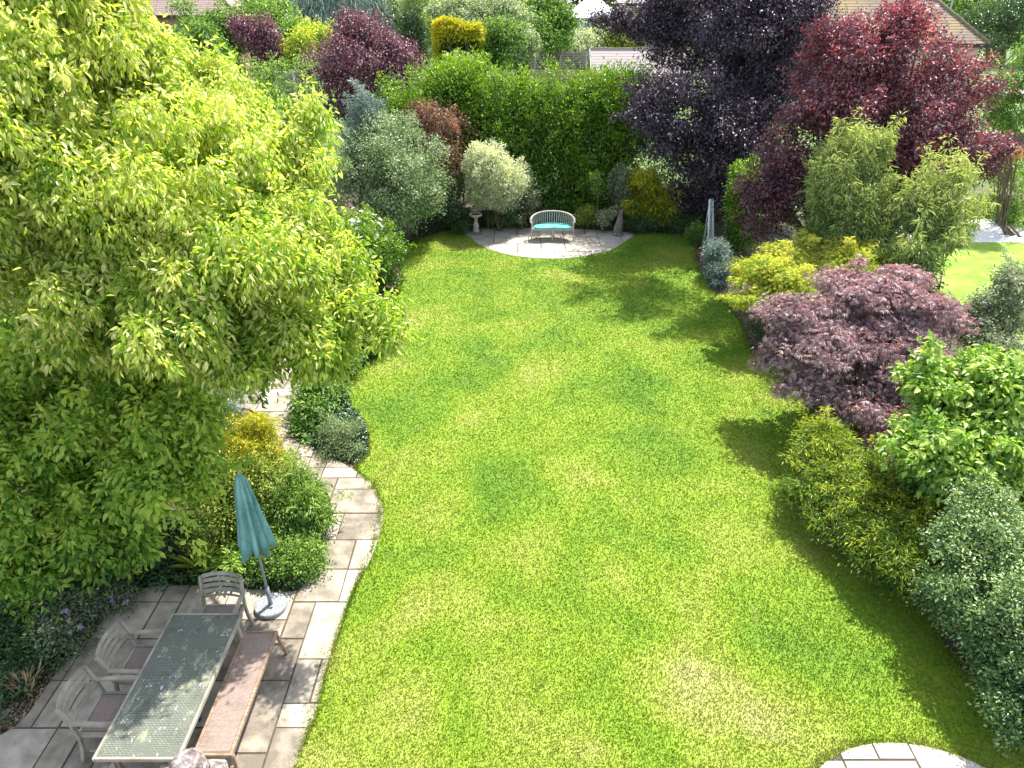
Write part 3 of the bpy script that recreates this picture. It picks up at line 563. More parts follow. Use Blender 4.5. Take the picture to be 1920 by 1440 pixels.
plant('golden_juniper', 'spreading conifer hedge with golden feathery tips along the right lawn edge', 'conifer', (1610, 9.0),
    [(1545, 850, 9.2, 44, 50), (1550, 920, 8.5, 50, 50), (1610, 900, 8.7, 74, 36), (1600, 970, 7.9, 64, 44), (1680, 960, 7.8, 74, 40), (1670, 1030, 7.1, 62, 40), (1720, 1020, 7.2, 50, 44), (1560, 800, 10, 40, 24), (1725, 1080, 6.7, 36, 26)],
    LM['juniper'], 150000, 'spray', base=.45, tone_h=.45, tone_c=.3, L=.075, q=.2, cr=.17, bump=.25, fill=.35, stem=S(r0=.03, h=.3, stems=5, nb=30, spread=.6))
plant('oakleaf_hydrangea', 'bright green large-leaved shrub right of the purple maple', 'shrub', (1800, 10.3),
    [(1800, 760, 10.2, 84, 60), (1860, 730, 10.4, 70, 60), (1780, 840, 9.6, 90, 50), (1870, 830, 9.7, 60, 60), (1740, 700, 10.8, 40, 40), (1850, 690, 10.7, 24, 26), (1770, 910, 9.9, 60, 40), (1870, 900, 10, 60, 50)], LM['bright'], 24000, 'broad', fine=True, dy=-1.7, L=.11, q=.62, cr=.16, base=.5, tone_h=.5, bump=.28, flat=.6)
plant('olive_shrub', 'pale grey-green small-leaved bush at the right edge above the large-leaved shrub', 'shrub', (1875, 12.6), [(1880, 610, 12.6, 70, 60), (1850, 650, 12, 60, 40), (1890, 540, 13, 44, 40), (1830, 590, 12.8, 30, 50)], LM['grey'], 26000, 'small', L=.06, base=.42, tone_c=.3, bump=.35)
plant('privet_shrub', 'sunlit yellow-green shrub top at the right edge above the dark rounded bush', 'shrub', (1900, 8.9), [(1890, 940, 8.6, 70, 46), (1920, 900, 8.8, 50, 40), (1850, 1000, 8.2, 70, 40)], LM['bright'], 26000, 'small', dy=-1.1, fine=True, L=.055, base=.7, q=.45)
plant('cotoneaster_bush', 'large rounded dark bush with tiny leaves at the lower right', 'shrub', (1960, 6.0),
    [(1830, 1080, 6.1, 84, 80), (1900, 1040, 6.3, 84, 80), (1900, 1150, 5.6, 90, 90), (1850, 1190, 5.5, 66, 60), (1930, 1270, 5.0, 80, 70), (1990, 1100, 5.8, 100, 120), (1800, 1000, 6.6, 50, 50), (1790, 1120, 6.2, 50, 56), (1890, 1240, 5.2, 54, 60), (1860, 950, 6.8, 60, 40), (1920, 1330, 4.7, 50, 50), (2040, 1250, 4.9, 110, 120)],
    LM['cotoneaster'], 150000, 'small', L=.045, q=.55, cr=.11, base=.4, tone_h=.45, fine=False, bump=.2, fill=.3, stem=S(r0=.05, h=.7, stems=5, nb=40, spread=.4))
plant('cherry_tree', 'soft green drooping tree at the right edge behind the plum tree', 'tree', (1990, 26), [(1900, 170, 26, 40, 60), (1950, 100, 26, 60, 60), (1880, 230, 25.5, 34, 28)], LM['green'], 12000, 'broad', tree=True, base=.6, stem=S(r0=.12, h=1.5, stems=1, nb=20))
plant('orange_azalea', 'orange-flowered bush at the right edge under the soft green tree', 'shrub', (1900, 23.5), [(1895, 282, 23.5, 30, 10)], leafmat('orange_flower', [(.2, .25, .05), (.65, .3, .05), (.8, .45, .1)], .3), 2500, 'small', base=.6)
plant('choisya_shrub', 'lime-green shrub at the right edge above the white terrace', 'shrub', (1890, 27), [(1890, 345, 26.5, 56, 40), (1870, 395, 25.8, 50, 20), (1860, 310, 27, 40, 24), (1920, 390, 25.8, 40, 24), (1890, 412, 25.6, 60, 14)], LM['bright'], 11000, 'broad', L=.09, base=.5)
plant('field_maple_tree', 'dark broad tree with a visible trunk behind the tiled house', 'tree', (1868, 66), [(1870, 40, 64, 70, 50), (1830, 60, 66, 40, 34), (1940, 30, 64, 50, 70)], LM['dark'], 14000, 'broad', tree=True, L=.22, cr=.6, base=.75, stem=S(r0=.5, h=3.5, stems=1, nb=16, rtip=.03))
plant('boundary_hedge', 'long green hedge dividing the garden from the neighbouring lawn at right', 'hedge', (1700, 17.5), [(1660, 440, 17.5, 40, 50), (1560, 390, 19.5, 50, 50), (1480, 370, 21.5, 40, 50), (1720, 540, 15, 40, 40), (1640, 520, 15.4, 50, 50)], LM['dark'], 12000, 'broad', base=.7)

# --- gardens beyond the hedge
FAR = dict(cr=.34)
def far(name, label, cat, foot, blobs, mk, n, L=.16, sty='broad', tree=True, **kw):
    st = kw.pop('stem', S(r0=.14, h=1.6, stems=2, nb=16, rtip=.015))
    kw.setdefault('cr', .34); kw.setdefault('base', .5)
    return plant(name, label, cat, foot, blobs, LM[mk], n, sty, tree=tree, L=L, stem=st, **kw)
far('purple_plum_tree', 'round dark purple plum tree left of the laurel hedge', 'tree', (670, 33), [(680, 110, 33, 100, 60), (620, 140, 32.6, 56, 50), (740, 130, 33, 50, 46), (660, 60, 33.5, 34, 34), (700, 80, 33.4, 50, 36), (660, 190, 32, 56, 50), (760, 110, 33.2, 26, 30)], 'plumfar', 40000, L=.12, bump=.3, base=.5)
far('red_leaf_plum', 'smaller dark red tree between the yellow tree and the purple plum', 'tree', (510, 36), [(490, 70, 36, 30, 26), (515, 120, 36, 26, 36), (545, 150, 36, 20, 16), (455, 55, 36, 20, 14)], 'plumfar', 9000, L=.14, base=.55, bump=.4)
far('lime_maple', 'yellow-lime small tree at the left shoulder of the purple plum', 'tree', (575, 36), [(562, 95, 36, 26, 26), (590, 60, 37, 26, 14), (555, 130, 35.5, 18, 18)], 'goldmaple', 6000, base=.4)
far('green_apple_tree', 'mid green rounded tree in front of the left brick house', 'tree', (475, 42), [(470, 40, 42, 52, 34), (420, 60, 42, 40, 36), (500, 15, 43, 40, 24)], 'green', 15000, L=.18, base=.6)
far('birch_tree', 'green leafy tree poking beside the brick house, partly behind the yellow tree', 'tree', (360, 40), [(350, 40, 40, 22, 40), (380, 90, 38, 50, 40), (330, 110, 38, 60, 50)], 'green', 12000, base=.55)
far('conifer_bright', 'small bright green conifer left of the purple plum', 'conifer', (545, 40), [(543, 60, 40, 18, 26), (540, 80, 40, 20, 20)], 'bright', 4000, L=.14, base=.35)
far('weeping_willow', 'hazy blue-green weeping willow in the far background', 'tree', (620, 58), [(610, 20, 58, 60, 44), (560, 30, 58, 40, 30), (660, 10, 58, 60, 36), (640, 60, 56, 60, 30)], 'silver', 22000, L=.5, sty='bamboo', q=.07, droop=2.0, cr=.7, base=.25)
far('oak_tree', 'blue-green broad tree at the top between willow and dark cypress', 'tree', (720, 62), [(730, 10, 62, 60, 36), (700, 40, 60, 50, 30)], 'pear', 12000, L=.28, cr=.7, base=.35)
far('dark_cypress', 'narrow dark cypress right of the purple plum', 'conifer', (774, 36), [(774, 70, 36, 17, 44), (772, 40, 36, 9, 32), (776, 100, 36, 20, 26)], 'dark', 12000, L=.14, sty='fine', base=.6)
far('robinia_tree', 'yellow-green light tree behind the dark cypress', 'tree', (800, 60), [(790, 10, 60, 36, 26), (810, 60, 52, 20, 30)], 'bamboo', 7000, L=.24, base=.5, cr=.5)
far('dogwood_tree', 'pale layered dogwood tree at the top centre', 'tree', (900, 48), [(870, 15, 48, 60, 22), (940, 20, 48, 56, 24), (900, 45, 47, 70, 16), (960, 55, 46, 30, 16)], 'pale', 22000, L=.2, base=.45, flat=.35, tone_c=.3)
far('green_lime_tree', 'full green tree at the top left of the white-roofed building', 'tree', (1035, 60), [(1030, 20, 60, 44, 34), (1010, 60, 58, 40, 30), (1050, 50, 60, 30, 30)], 'green', 13000, L=.22, base=.5, cr=.5)
far('viburnum_bush', 'mid green bush right of the gold-topped clipped conifer', 'shrub', (935, 40), [(935, 90, 40, 40, 36), (950, 60, 40.5, 34, 20), (905, 110, 39.5, 22, 24)], 'green', 13000, tree=False, L=.14, base=.45)
far('golden_elder_bush', 'cream and green bush between the far fence and the mid green bush', 'shrub', (985, 44), [(985, 80, 44, 22, 22), (975, 100, 43.5, 20, 20)], 'pale', 6000, tree=False, L=.15, base=.4)
far('cream_dogwood_bush', 'cream-white bush above the far slatted fence', 'shrub', (1085, 74), [(1085, 80, 74, 40, 18), (1055, 85, 74, 22, 14), (1115, 75, 75, 20, 14)], 'variegated', 10000, tree=False, L=.26, base=.5, cr=.5)
far('peach_azalea_bush', 'golden-pink tinged bush behind the shed roof', 'shrub', (1150, 76), [(1145, 72, 76, 26, 20), (1170, 78, 76, 24, 14), (1125, 55, 77, 12, 12)], 'euon', 8000, tree=False, L=.24, base=.75, cr=.5)
# conifer clipped open on one side: gold skin over bare branches
t = thing('clipped_conifer', 'square clipped conifer with golden top and bare grey branches inside', 'conifer', (*at(860, 100, 38.5)[:2], 0))
c = at(862, 100, 38.5); s = mpp(c); o0 = np.array(t.location)
def gold_shell():
    pts, nrm = [], []
    x0, x1 = (815 - 960) * s, (902 - 960) * s; yb, yf = 39.3, 38.1; top = at(860, 50, 38.5)[2]
    n = 13000
    u = rng.random(n); v = rng.random(n); w_ = rng.random(n); z = np.empty(n); P = np.empty((n, 3))
    a = w_ < .5; P[a] = np.stack([x0 + (x1 - x0) * u[a], yf + (yb - yf) * v[a], top + rng.normal(size=a.sum()) * .1 + .15 * np.sin(u[a] * 6)], 1)
    b_ = (w_ >= .5) & (w_ < .7); P[b_] = np.stack([x0 + rng.normal(size=b_.sum()) * .09 + .1, yf + (yb - yf) * v[b_], top * u[b_]], 1)
    d = (w_ >= .7) & (w_ < .85); P[d] = np.stack([x1 + rng.normal(size=d.sum()) * .09, yf + (yb - yf) * v[d], top * u[d]], 1)
    e = w_ >= .85; P[e] = np.stack([x0 + (x1 - x0) * u[e], yb + rng.normal(size=e.sum()) * .1, top * v[e]], 1)
    f = rng.random(n) < .1; P[f, 1] = yf + rng.normal(size=f.sum()) * .1; P[f, 2] = top - np.abs(rng.normal(size=f.sum())) * .35; P[f, 0] = x0 + (x1 - x0) * u[f]
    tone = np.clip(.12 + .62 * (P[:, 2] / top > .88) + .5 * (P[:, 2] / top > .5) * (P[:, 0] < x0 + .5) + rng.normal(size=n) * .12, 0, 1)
    D = rng.normal(size=(n, 3)) + [0, -.3, .6]; N = rng.normal(size=(n, 3)) + [0, -.3, .8]
    return make_leaves(P, D, N, rng.uniform(.12, .24, n), rng.uniform(.04, .08, n), tone, fine=False), top, x0, x1
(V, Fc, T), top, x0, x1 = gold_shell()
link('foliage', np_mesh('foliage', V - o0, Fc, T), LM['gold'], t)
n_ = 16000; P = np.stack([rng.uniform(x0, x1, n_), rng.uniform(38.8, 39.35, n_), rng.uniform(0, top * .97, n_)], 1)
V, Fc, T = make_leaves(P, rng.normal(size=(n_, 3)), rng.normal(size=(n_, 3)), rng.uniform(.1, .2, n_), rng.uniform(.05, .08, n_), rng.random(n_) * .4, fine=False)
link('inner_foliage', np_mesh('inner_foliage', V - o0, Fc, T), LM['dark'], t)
br = []
root = np.array([(880 - 960) * s, 38.9, 0]); br.append((curve(root, root + [0, 0, top * .93], 0, .03, 8), np.linspace(.14, .04, 8)))
for k in range(46):
    h0 = rng.uniform(.3, .75) * top; a = root + [0, 0, h0]; e_ = np.array([rng.uniform(x0 + .1, x1 - .05), rng.uniform(38.0, 39.2), min(top * .97, h0 + rng.uniform(.5, 1.6))])
    br.append((curve(a, e_, -.05, .05, 6), np.linspace(.04, .012, 6)))
V, Fq = tubes(br, 5); link('trunk', np_mesh('trunk', V - o0, Fq, smooth=True), noisemat('bare_branch', [(.16, .14, .15), (.34, .3, .32)], 8), t)
# far tree line closing the view
lab = ['far dark green tree at the top left corner of the view', 'far green tree behind the brick house on the left', 'far bluish tree behind the willow', 'far dark tree above the pale dogwood', 'far dark tree behind the white-roofed building',
       'far green tree behind the mid house and the beech', 'far dark tree over the tiled house roof', 'far tree right of the tiled house', 'far green tree at the extreme left']
for i, (px, Y, hh, rr_, mk) in enumerate([(120, 90, 10, 5.5, 'green'), (330, 105, 11, 6, 'dark'), (560, 100, 11, 7, 'dark'), (860, 110, 12, 8, 'green'), (1080, 112, 12, 8, 'dark'), (1300, 110, 12, 8, 'green'), (1600, 100, 12, 8, 'dark'), (1850, 95, 12, 7, 'green'), (-80, 80, 10, 6, 'green')]):
    c = at(px, 0, Y); s1 = mpp(c); pyc = 720 - F * math.tan(PITCH - math.atan((CAM_H - hh * .55) / Y))
    far('distant_tree', lab[i], 'tree', (px, Y), [(px, pyc, Y, rr_ / s1, hh * .5 / s1), (px - rr_ / s1 * .7, pyc + 15, Y - 1, rr_ * .6 / s1, hh * .36 / s1), (px + rr_ / s1 * .7, pyc + 15, Y - 1, rr_ * .6 / s1, hh * .36 / s1)], mk, 12000, L=.5, cr=1.0, base=.6, stem=S(r0=.3, h=3, stems=1, nb=10, rtip=.04))

# --- ground cover and litter on the beds
def scatter_ground(name, label, cat, polys, n, mat, L, q, h, sty_up=.5, excl=True):
    Ps = []
    for pl in polys:
        pl = np.array(gpoly(pl)); lo, hi = pl.min(0), pl.max(0); P = lo + rng.random((n // len(polys) * 2, 2)) * (hi - lo); P = P[inside(P, pl)][: n // len(polys)]; Ps.append(P)
    P = np.concatenate(Ps)
    if excl: P = P[~inside(P, LAWN) & ~inside(P, PATH) & ~inside(P, PATIO)]
    P = P[~((P[:, 0] > 11.2) & (P[:, 1] > 13.7))]; n = len(P); P3 = np.stack([P[:, 0], P[:, 1], rng.random(n) * h + .01], 1)
    D = rng.normal(size=(n, 3)) * [1, 1, .35 if h > .03 else .08] + [0, 0, .2 if h > .03 else 0]; N = rng.normal(size=(n, 3)) * .4 + [0, 0, 1]
    V, Fc, T = make_leaves(P3, D, N, L * rng.uniform(.5, 1.3, n), L * q * rng.uniform(.7, 1.2, n), rng.random(n), fine=False)
    meta(link(name, np_mesh(name, V, Fc, T), mat), label, cat, kind='stuff')
scatter_ground('ground_cover', 'low dark ground-cover leaves in the beds', 'ground cover',
    [[(760, 470), (800, 395), (1320, 395), (1330, 470), (1250, 445), (870, 435), (790, 450)], [(0, 1330), (0, 1000), (420, 1000), (600, 1110), (360, 1110), (250, 1115), (150, 1200), (60, 1300)], [(-300, 1200), (-100, 700), (420, 640), (500, 900), (600, 1110), (300, 1110), (0, 1380)], [(1560, 800), (1400, 600), (1300, 400), (1900, 440), (2300, 700), (2400, 1400), (2000, 1440), (1740, 1140), (1560, 980)], [(-100, 700), (250, 480), (560, 420), (760, 450), (700, 560), (560, 700), (420, 720)], [(560, 850), (540, 760), (620, 650), (760, 560), (760, 640), (660, 700), (640, 740), (690, 800), (690, 870)]], 110000, LM['dark'], .08, .55, .16)
scatter_ground('leaf_litter', 'brown dead leaves lying on the bare soil of the borders', 'leaf litter',
    [[(1290, 440), (1330, 440), (1460, 650), (1560, 760), (1540, 960), (1760, 1120), (1990, 1400), (1960, 1440), (1740, 1160), (1500, 960), (1490, 720), (1380, 610)], [(740, 700), (640, 740), (760, 560), (770, 470), (850, 425), (1300, 430), (1290, 400), (760, 420)], [(0, 1440), (0, 1300), (250, 1100), (600, 1100), (560, 1120), (240, 1130), (100, 1300)]], 24000,
    leafmat('dead_leaf', [(.12, .07, .04), (.3, .2, .12), (.5, .4, .27)], .1), .05, .6, .012)

# ================================================================== FURNITURE
class Geo:
    def __init__(s): s.bm = bmesh.new()
    def bar(s, p, q, w=.04, h=.04, up=(0, 0, 1), taper=1.0, bev=0):
        p, q = Vector(p), Vector(q); d = (q - p).normalized(); u = Vector(up)
        if abs(d.dot(u)) > .97: u = Vector((0, 1, 0))
        x = d.cross(u).normalized(); y = x.cross(d).normalized(); vs = []
        for c, k in ((p, 1), (q, taper)):
            for a, b_ in ((-1, -1), (1, -1), (1, 1), (-1, 1)): vs.append(s.bm.verts.new(c + x * a * w / 2 * k + y * b_ * h / 2 * k))
        for f in ((0, 3, 2, 1), (4, 5, 6, 7), (0, 1, 5, 4), (1, 2, 6, 5), (2, 3, 7, 6), (3, 0, 4, 7)): s.bm.faces.new([vs[i] for i in f])
        return s
    def box(s, lo, hi):
        return s.bar(((lo[0] + hi[0]) / 2, lo[1], (lo[2] + hi[2]) / 2), ((lo[0] + hi[0]) / 2, hi[1], (lo[2] + hi[2]) / 2), hi[0] - lo[0], hi[2] - lo[2])
    def lathe(s, prof, seg=32, f=None, off=None):
        rings = []
        for i, (r_, z) in enumerate(prof):
            ring = []
            for k in range(seg):
                a = k / seg * 2 * math.pi; rr = r_ * (f(a, i / (len(prof) - 1)) if f else 1); o = off(i / (len(prof) - 1)) if off else (0, 0)
                ring.append(s.bm.verts.new((rr * math.cos(a) + o[0], rr * math.sin(a) + o[1], z)))
            rings.append(ring)
        for a, b_ in zip(rings, rings[1:]):
            for k in range(seg): s.bm.faces.new((a[k], a[(k + 1) % seg], b_[(k + 1) % seg], b_[k]))
        s.bm.faces.new(rings[0][::-1]); s.bm.faces.new(rings[-1]); return s
    def tube(s, pts, r_, sides=10):
        V, Fq = tubes([(np.array(pts, float), np.full(len(pts), r_) if np.isscalar(r_) else np.array(r_))], sides)
        vs = [s.bm.verts.new(v) for v in V]
        for f in Fq: s.bm.faces.new([vs[i] for i in f])
        s.bm.faces.new(vs[:sides][::-1]); s.bm.faces.new(vs[-sides:]); return s
    def ribbon(s, pts, w, h, ups=None):                   # rectangular section swept along points
        pts = [Vector(p) for p in pts]; rings = []
        for i, p in enumerate(pts):
            d = (pts[min(i + 1, len(pts) - 1)] - pts[max(i - 1, 0)]).normalized(); u = Vector(ups[i]) if ups else Vector((0, 0, 1))
            x = d.cross(u).normalized(); y = x.cross(d).normalized()
            rings.append([s.bm.verts.new(p + x * a * w / 2 + y * b_ * h / 2) for a, b_ in ((-1, -1), (1, -1), (1, 1), (-1, 1))])
        for a, b_ in zip(rings, rings[1:]):
            for k in range(4): s.bm.faces.new((a[k], a[(k + 1) % 4], b_[(k + 1) % 4], b_[k]))
        s.bm.faces.new(rings[0][::-1]); s.bm.faces.new(rings[-1]); return s
    def done(s, name, mat, parent=None, bevel=.004, smooth=False, seg=2):
        bmesh.ops.recalc_face_normals(s.bm, faces=s.bm.faces)
        if bevel: bmesh.ops.bevel(s.bm, geom=[e for e in s.bm.edges if e.is_manifold and e.calc_face_angle(0) > .5], offset=bevel, segments=seg, affect='EDGES', clamp_overlap=True)
        me = bpy.data.meshes.new(name); s.bm.to_mesh(me); s.bm.free()
        if smooth: me.polygons.foreach_set('use_smooth', [True] * len(me.polygons))
        return link(name, me, mat, parent)
def copy_tree(o, parent=None):
    c = o.copy(); C.objects.link(c)
    if parent: c.parent = parent
    for ch in [x for x in bpy.data.objects if x.parent == o]: copy_tree(ch, c)
    return c
TEAK = noisemat('weathered_teak', [(.20, .18, .14), (.33, .295, .235), (.43, .39, .32)], 5, .85, .15, stretch=(1, 1, 1), bscale=20, dist=.003)
TEAKB = noisemat('brown_teak', [(.16, .11, .07), (.30, .21, .14), (.42, .32, .23)], 6, .8, .4, stretch=(1.2, 6, 6), bscale=20, dist=.004)
def weave(name, cols, step=.011, blot=None):
    m, n, l, b = new_mat(name); tc = n.new('ShaderNodeTexCoord')
    br_ = n.new('ShaderNodeTexBrick'); br_.inputs['Scale'].default_value = 1; br_.inputs['Brick Width'].default_value = step * 2.2; br_.inputs['Row Height'].default_value = step
    br_.inputs['Mortar Size'].default_value = step * .16; br_.inputs['Mortar Smooth'].default_value = .5; br_.offset = .5
    br_.inputs['Color1'].default_value = (*cols[1], 1); br_.inputs['Color2'].default_value = (*cols[2], 1); br_.inputs['Mortar'].default_value = (*cols[0], 1); l.new(tc.outputs['Object'], br_.inputs[0])
    no = n.new('ShaderNodeTexNoise'); no.inputs['Scale'].default_value = 4; no.inputs['Detail'].default_value = 8; l.new(tc.outputs['Object'], no.inputs[0])
    r = n.new('ShaderNodeValToRGB'); setramp(r, [(.6, .6, .6), (1, 1, 1), (1.0, 1.0, .95)], [.3, .5, .7]); l.new(no.outputs[0], r.inputs[0])
    mx = n.new('ShaderNodeMix'); mx.data_type = 'RGBA'; mx.blend_type = 'MULTIPLY'; mx.inputs[0].default_value = .8; l.new(br_.outputs[0], mx.inputs[6]); l.new(r.outputs[0], mx.inputs[7]); out = mx.outputs[2]
    if blot:
        for sc_, th, col, st in blot:
            n2 = n.new('ShaderNodeTexNoise'); n2.inputs['Scale'].default_value = sc_; n2.inputs['Detail'].default_value = 6; n2.inputs['Roughness'].default_value = .75
            mp = n.new('ShaderNodeMapping'); mp.inputs['Location'].default_value = (sc_, 3, 1); mp.inputs['Scale'].default_value = st; l.new(tc.outputs['Object'], mp.inputs[0]); l.new(mp.outputs[0], n2.inputs[0])
            r2 = n.new('ShaderNodeValToRGB'); setramp(r2, [(0, 0, 0), (1, 1, 1)], [th, th + .05]); l.new(n2.outputs[0], r2.inputs[0])
            m2 = n.new('ShaderNodeMix'); m2.data_type = 'RGBA'; l.new(r2.outputs[0], m2.inputs[0]); l.new(out, m2.inputs[6]); m2.inputs[7].default_value = (*col, 1); out = m2.outputs[2]
    l.new(out, b.inputs['Base Color']); b.inputs['Roughness'].default_value = .75
    bu = n.new('ShaderNodeBump'); bu.inputs['Strength'].default_value = .7; bu.inputs['Distance'].default_value = .004; l.new(br_.outputs['Fac'], bu.inputs['Height']); bu.invert = True; l.new(bu.outputs[0], b.inputs['Normal'])
    return m
W_SEAT = weave('rattan_weave', [(.11, .08, .065), (.31, .235, .205), (.38, .295, .26)], .012)
W_BENCH = weave('bench_weave', [(.10, .07, .055), (.32, .235, .19), (.40, .305, .255)], .014)
W_TABLE = weave('table_weave', [(.06, .065, .048), (.15, .165, .125), (.19, .205, .16)], .019, [(7, .56, (.27, .28, .18), (1, .5, 1)), (22, .6, (.66, .68, .68), (1, .6, 1)), (2.5, .54, (.13, .14, .11), (1, 1, 1))])
ZP = .033
# --- armchairs
def make_chair(label):
    t = thing('garden_armchair', label, 'chair', group='armchairs round the garden table')
    Geo().box((-.225, -.22, .425), (.225, .21, .45)).done('seat', W_SEAT, t, .006)
    g = Geo()
    for s in (-1, 1): g.bar((s * .245, -.23, .43), (s * .245, .25, .43), .03, .055)
    g.bar((-.232, .232, .43), (.232, .232, .43), .03, .052); g.bar((-.232, -.238, .43), (.232, -.238, .43), .03, .052)
    for s in (-1, 1): g.bar((s * .247, -.21, .16), (s * .247, .22, .16), .02, .03)
    g.done('seat_frame', TEAK, t)
    for s in (-1, 1):
        Geo().bar((s * .262, .235, .64), (s * .268, .25, 0), .038, .042, up=(0, 1, 0), taper=.8).done('leg', TEAK, t)
        Geo().ribbon([(s * .258, -.32, 0), (s * .258, -.26, .22), (s * .258, -.235, .43), (s * .258, -.262, .62), (s * .258, -.325, .87)], .036, .04, [(0, 1, .1)] * 5).done('leg', TEAK, t)
        Geo().ribbon([(s * .262, -.275, .645), (s * .275, -.1, .658), (s * .285, .1, .66), (s * .275, .29, .652)], .058, .022).done('armrest', TEAK, t, .006)
    g = Geo()
    for k, z in enumerate((.575, .65, .725, .80, .862)):
        y = -.262 - (z - .6) * .25; pts = [(x, y - .045 * (1 - (x / .24) ** 2), z + (.018 * (1 - (x / .24) ** 2) if k == 4 else 0)) for x in np.linspace(-.238, .238, 9)]
        g.ribbon(pts, .016, .052 if k else .03, [(0, -.24, .97)] * 9)
    g.done('backrest', TEAK, t, .003)
    return t
spots = [((-4.30, 5.36), -90, 'armchair on the left side of the table, the farther of the two'), ((-4.37, 4.72), -90, 'armchair on the left side of the table, the nearer of the two'),
         ((-3.70, 6.00), 180, 'armchair at the far head of the table beside the parasol'), ((-3.72, 3.88), 0, 'armchair at the near end of the table behind the stone ornament')]
proto = make_chair('weathered wooden ' + spots[0][2])
for i, (p, a, lab_) in enumerate(spots):
    o = proto if i == 0 else copy_tree(proto); o['label'] = 'weathered wooden ' + lab_; o.location = (p[0], p[1], ZP); o.rotation_euler = (0, 0, R(a))
# --- table
t = thing('garden_table', 'long greenish woven-top garden table with bird droppings on it', 'table', (-3.70, 4.92, ZP))
Geo().box((-.40, -.885, .722), (.40, .885, .75)).done('tabletop', W_TABLE, t, .003)
g = Geo()
for s in (-1, 1): g.bar((s * .414, -.915, .731), (s * .414, .915, .731), .028, .05)
for s in (-1, 1): g.bar((-.399, s * .9, .731), (.399, s * .9, .731), .028, .05)
g.done('table_frame', TEAK, t)
g = Geo()
for s in (-1, 1): g.bar((s * .33, -.75, .67), (s * .33, .75, .67), .025, .08); g.bar((-.31, s * .76, .67), (.31, s * .76, .67), .025, .08)
g.done('apron', TEAK, t)
for sx_ in (-1, 1):
    for sy_ in (-1, 1): Geo().bar((sx_ * .345, sy_ * .80, .715), (sx_ * .37, sy_ * .82, 0), .10, .065, up=(0, 1, 0), taper=.85).done('leg', TEAK, t, .006)
# --- bench
t = thing('garden_bench', 'long backless bench with woven pinkish-brown seat beside the table', 'bench', (-3.1, 5.03, ZP))
Geo().box((-.175, -.76, .425), (.175, .76, .452)).done('seat', W_BENCH, t, .006)
g = Geo()
for s in (-1, 1): g.bar((s * .19, -.80, .43), (s * .19, .80, .43), .032, .05); g.bar((-.173, s * .782, .43), (.173, s * .782, .43), .034, .048)
g.done('seat_frame', TEAKB, t)
for sx_ in (-1, 1):
    for sy_ in (-1, 1): Geo().ribbon([(sx_ * .195, sy_ * .765, .42), (sx_ * .215, sy_ * .79, .2), (sx_ * .235, sy_ * .83, 0)], .036, .036, [(0, 1, 0)] * 3).done('leg', TEAKB, t)
for sy_ in (-1, 1): Geo().bar((-.2, sy_ * .785, .22), (.2, sy_ * .785, .22), .02, .03).done('stretcher', TEAKB, t)
# --- parasol
ub = gp(510, 1142); t = thing('garden_parasol', 'closed faded teal parasol standing in a round granite base', 'parasol', (ub[0], ub[1], ZP))
gran = noisemat('granite', [(.12, .13, .14), (.27, .28, .30), (.42, .44, .46)], 45, .6, .2)
Geo().lathe([(.01, 0), (.205, 0), (.215, .012), (.215, .05), (.205, .062), (.03, .066), (.01, .066)], 48).done('base', gran, t, 0)
mtl = noisemat('grey_metal', [(.2, .23, .25), (.32, .36, .38)], 6, .4); mtl.node_tree.nodes['Principled BSDF'].inputs['Metallic'].default_value = .4
b_ = Geo().tube([(0, 0, .05), (0, 0, .38)], .028).done('sleeve', mtl, t, 0, True)
Geo().tube([(.02, 0, .2), (.06, 0, .2)], .012).lathe([(.02, .19), (.02, .2)], 8, off=lambda q: (.07, 0)).done('knob', mtl, b_, 0)
Geo().tube([(0, 0, .07), (0, 0, 2.22)], .019).done('pole', mtl, t, 0, True)
canv = noisemat('teal_canvas', [(.07, .19, .19), (.16, .35, .33), (.27, .46, .44)], 7, .9, .3, stretch=(1, 1, .35), bscale=40, pos=[.32, .5, .66])
def pleat(a, q): return 1 + (.15 + .22 * q) * math.sin(8 * a + 2.2 * math.sin(a) + .8 * q) + .14 * q * math.sin(3 * a + 1)
prof = [(.028, 2.25), (.05, 2.21), (.075, 2.1), (.095, 1.95), (.115, 1.75), (.135, 1.55), (.16, 1.35), (.175, 1.2), (.185, 1.1), (.165, 1.105)]
g = Geo(); g.lathe(prof, 96, pleat)
for v in g.bm.verts:
    if v.co.z < 1.12: a = math.atan2(v.co.y, v.co.x); v.co.z += .05 * math.sin(4 * a + 1) - .03
g.done('canopy', canv, t, 0, True)
Geo().lathe([(.01, 2.24), (.022, 2.25), (.016, 2.29), (.004, 2.31)], 12).done('finial', mtl, t, 0, True)
# --- stone ornament at the near end of the table
lich = noisemat('lichen_stone', [(.08, .065, .06), (.22, .18, .165), (.42, .38, .35)], 14, .95, .9, pos=[.34, .5, .6], bscale=40, dist=.02)
so = gp(356, 1397, 1.68) - np.array([0, .12, 0])
t = thing('stone_lantern', 'lichen-covered stone ornament with domed cap at the bottom edge of the view', 'stone ornament', (so[0], so[1], ZP))
top_ = 1.62
def rough(a, q): return 1 + .03 * math.sin(5 * a + 3 * q) + .02 * math.sin(11 * a + 7 * q)
g = Geo(); g.lathe([(.16, top_ - .20), (.155, top_ - .13), (.15, top_ - .07), (.125, top_ - .02), (.08, top_ + .012), (.03, top_ + .022)], 32, rough); g.done('cap', lich, t, 0, True)
for e_ in ((-.40, -.10, top_ - .25), (.26, -.16, top_ - .23)):
    Geo().ribbon([(0, 0, top_ - .13), (e_[0] * .5, e_[1] * .5, (top_ - .13 + e_[2]) / 2 + .01), e_], .15, .12, [(0, .3, 1)] * 3).done('shoulder', lich, t, .02)
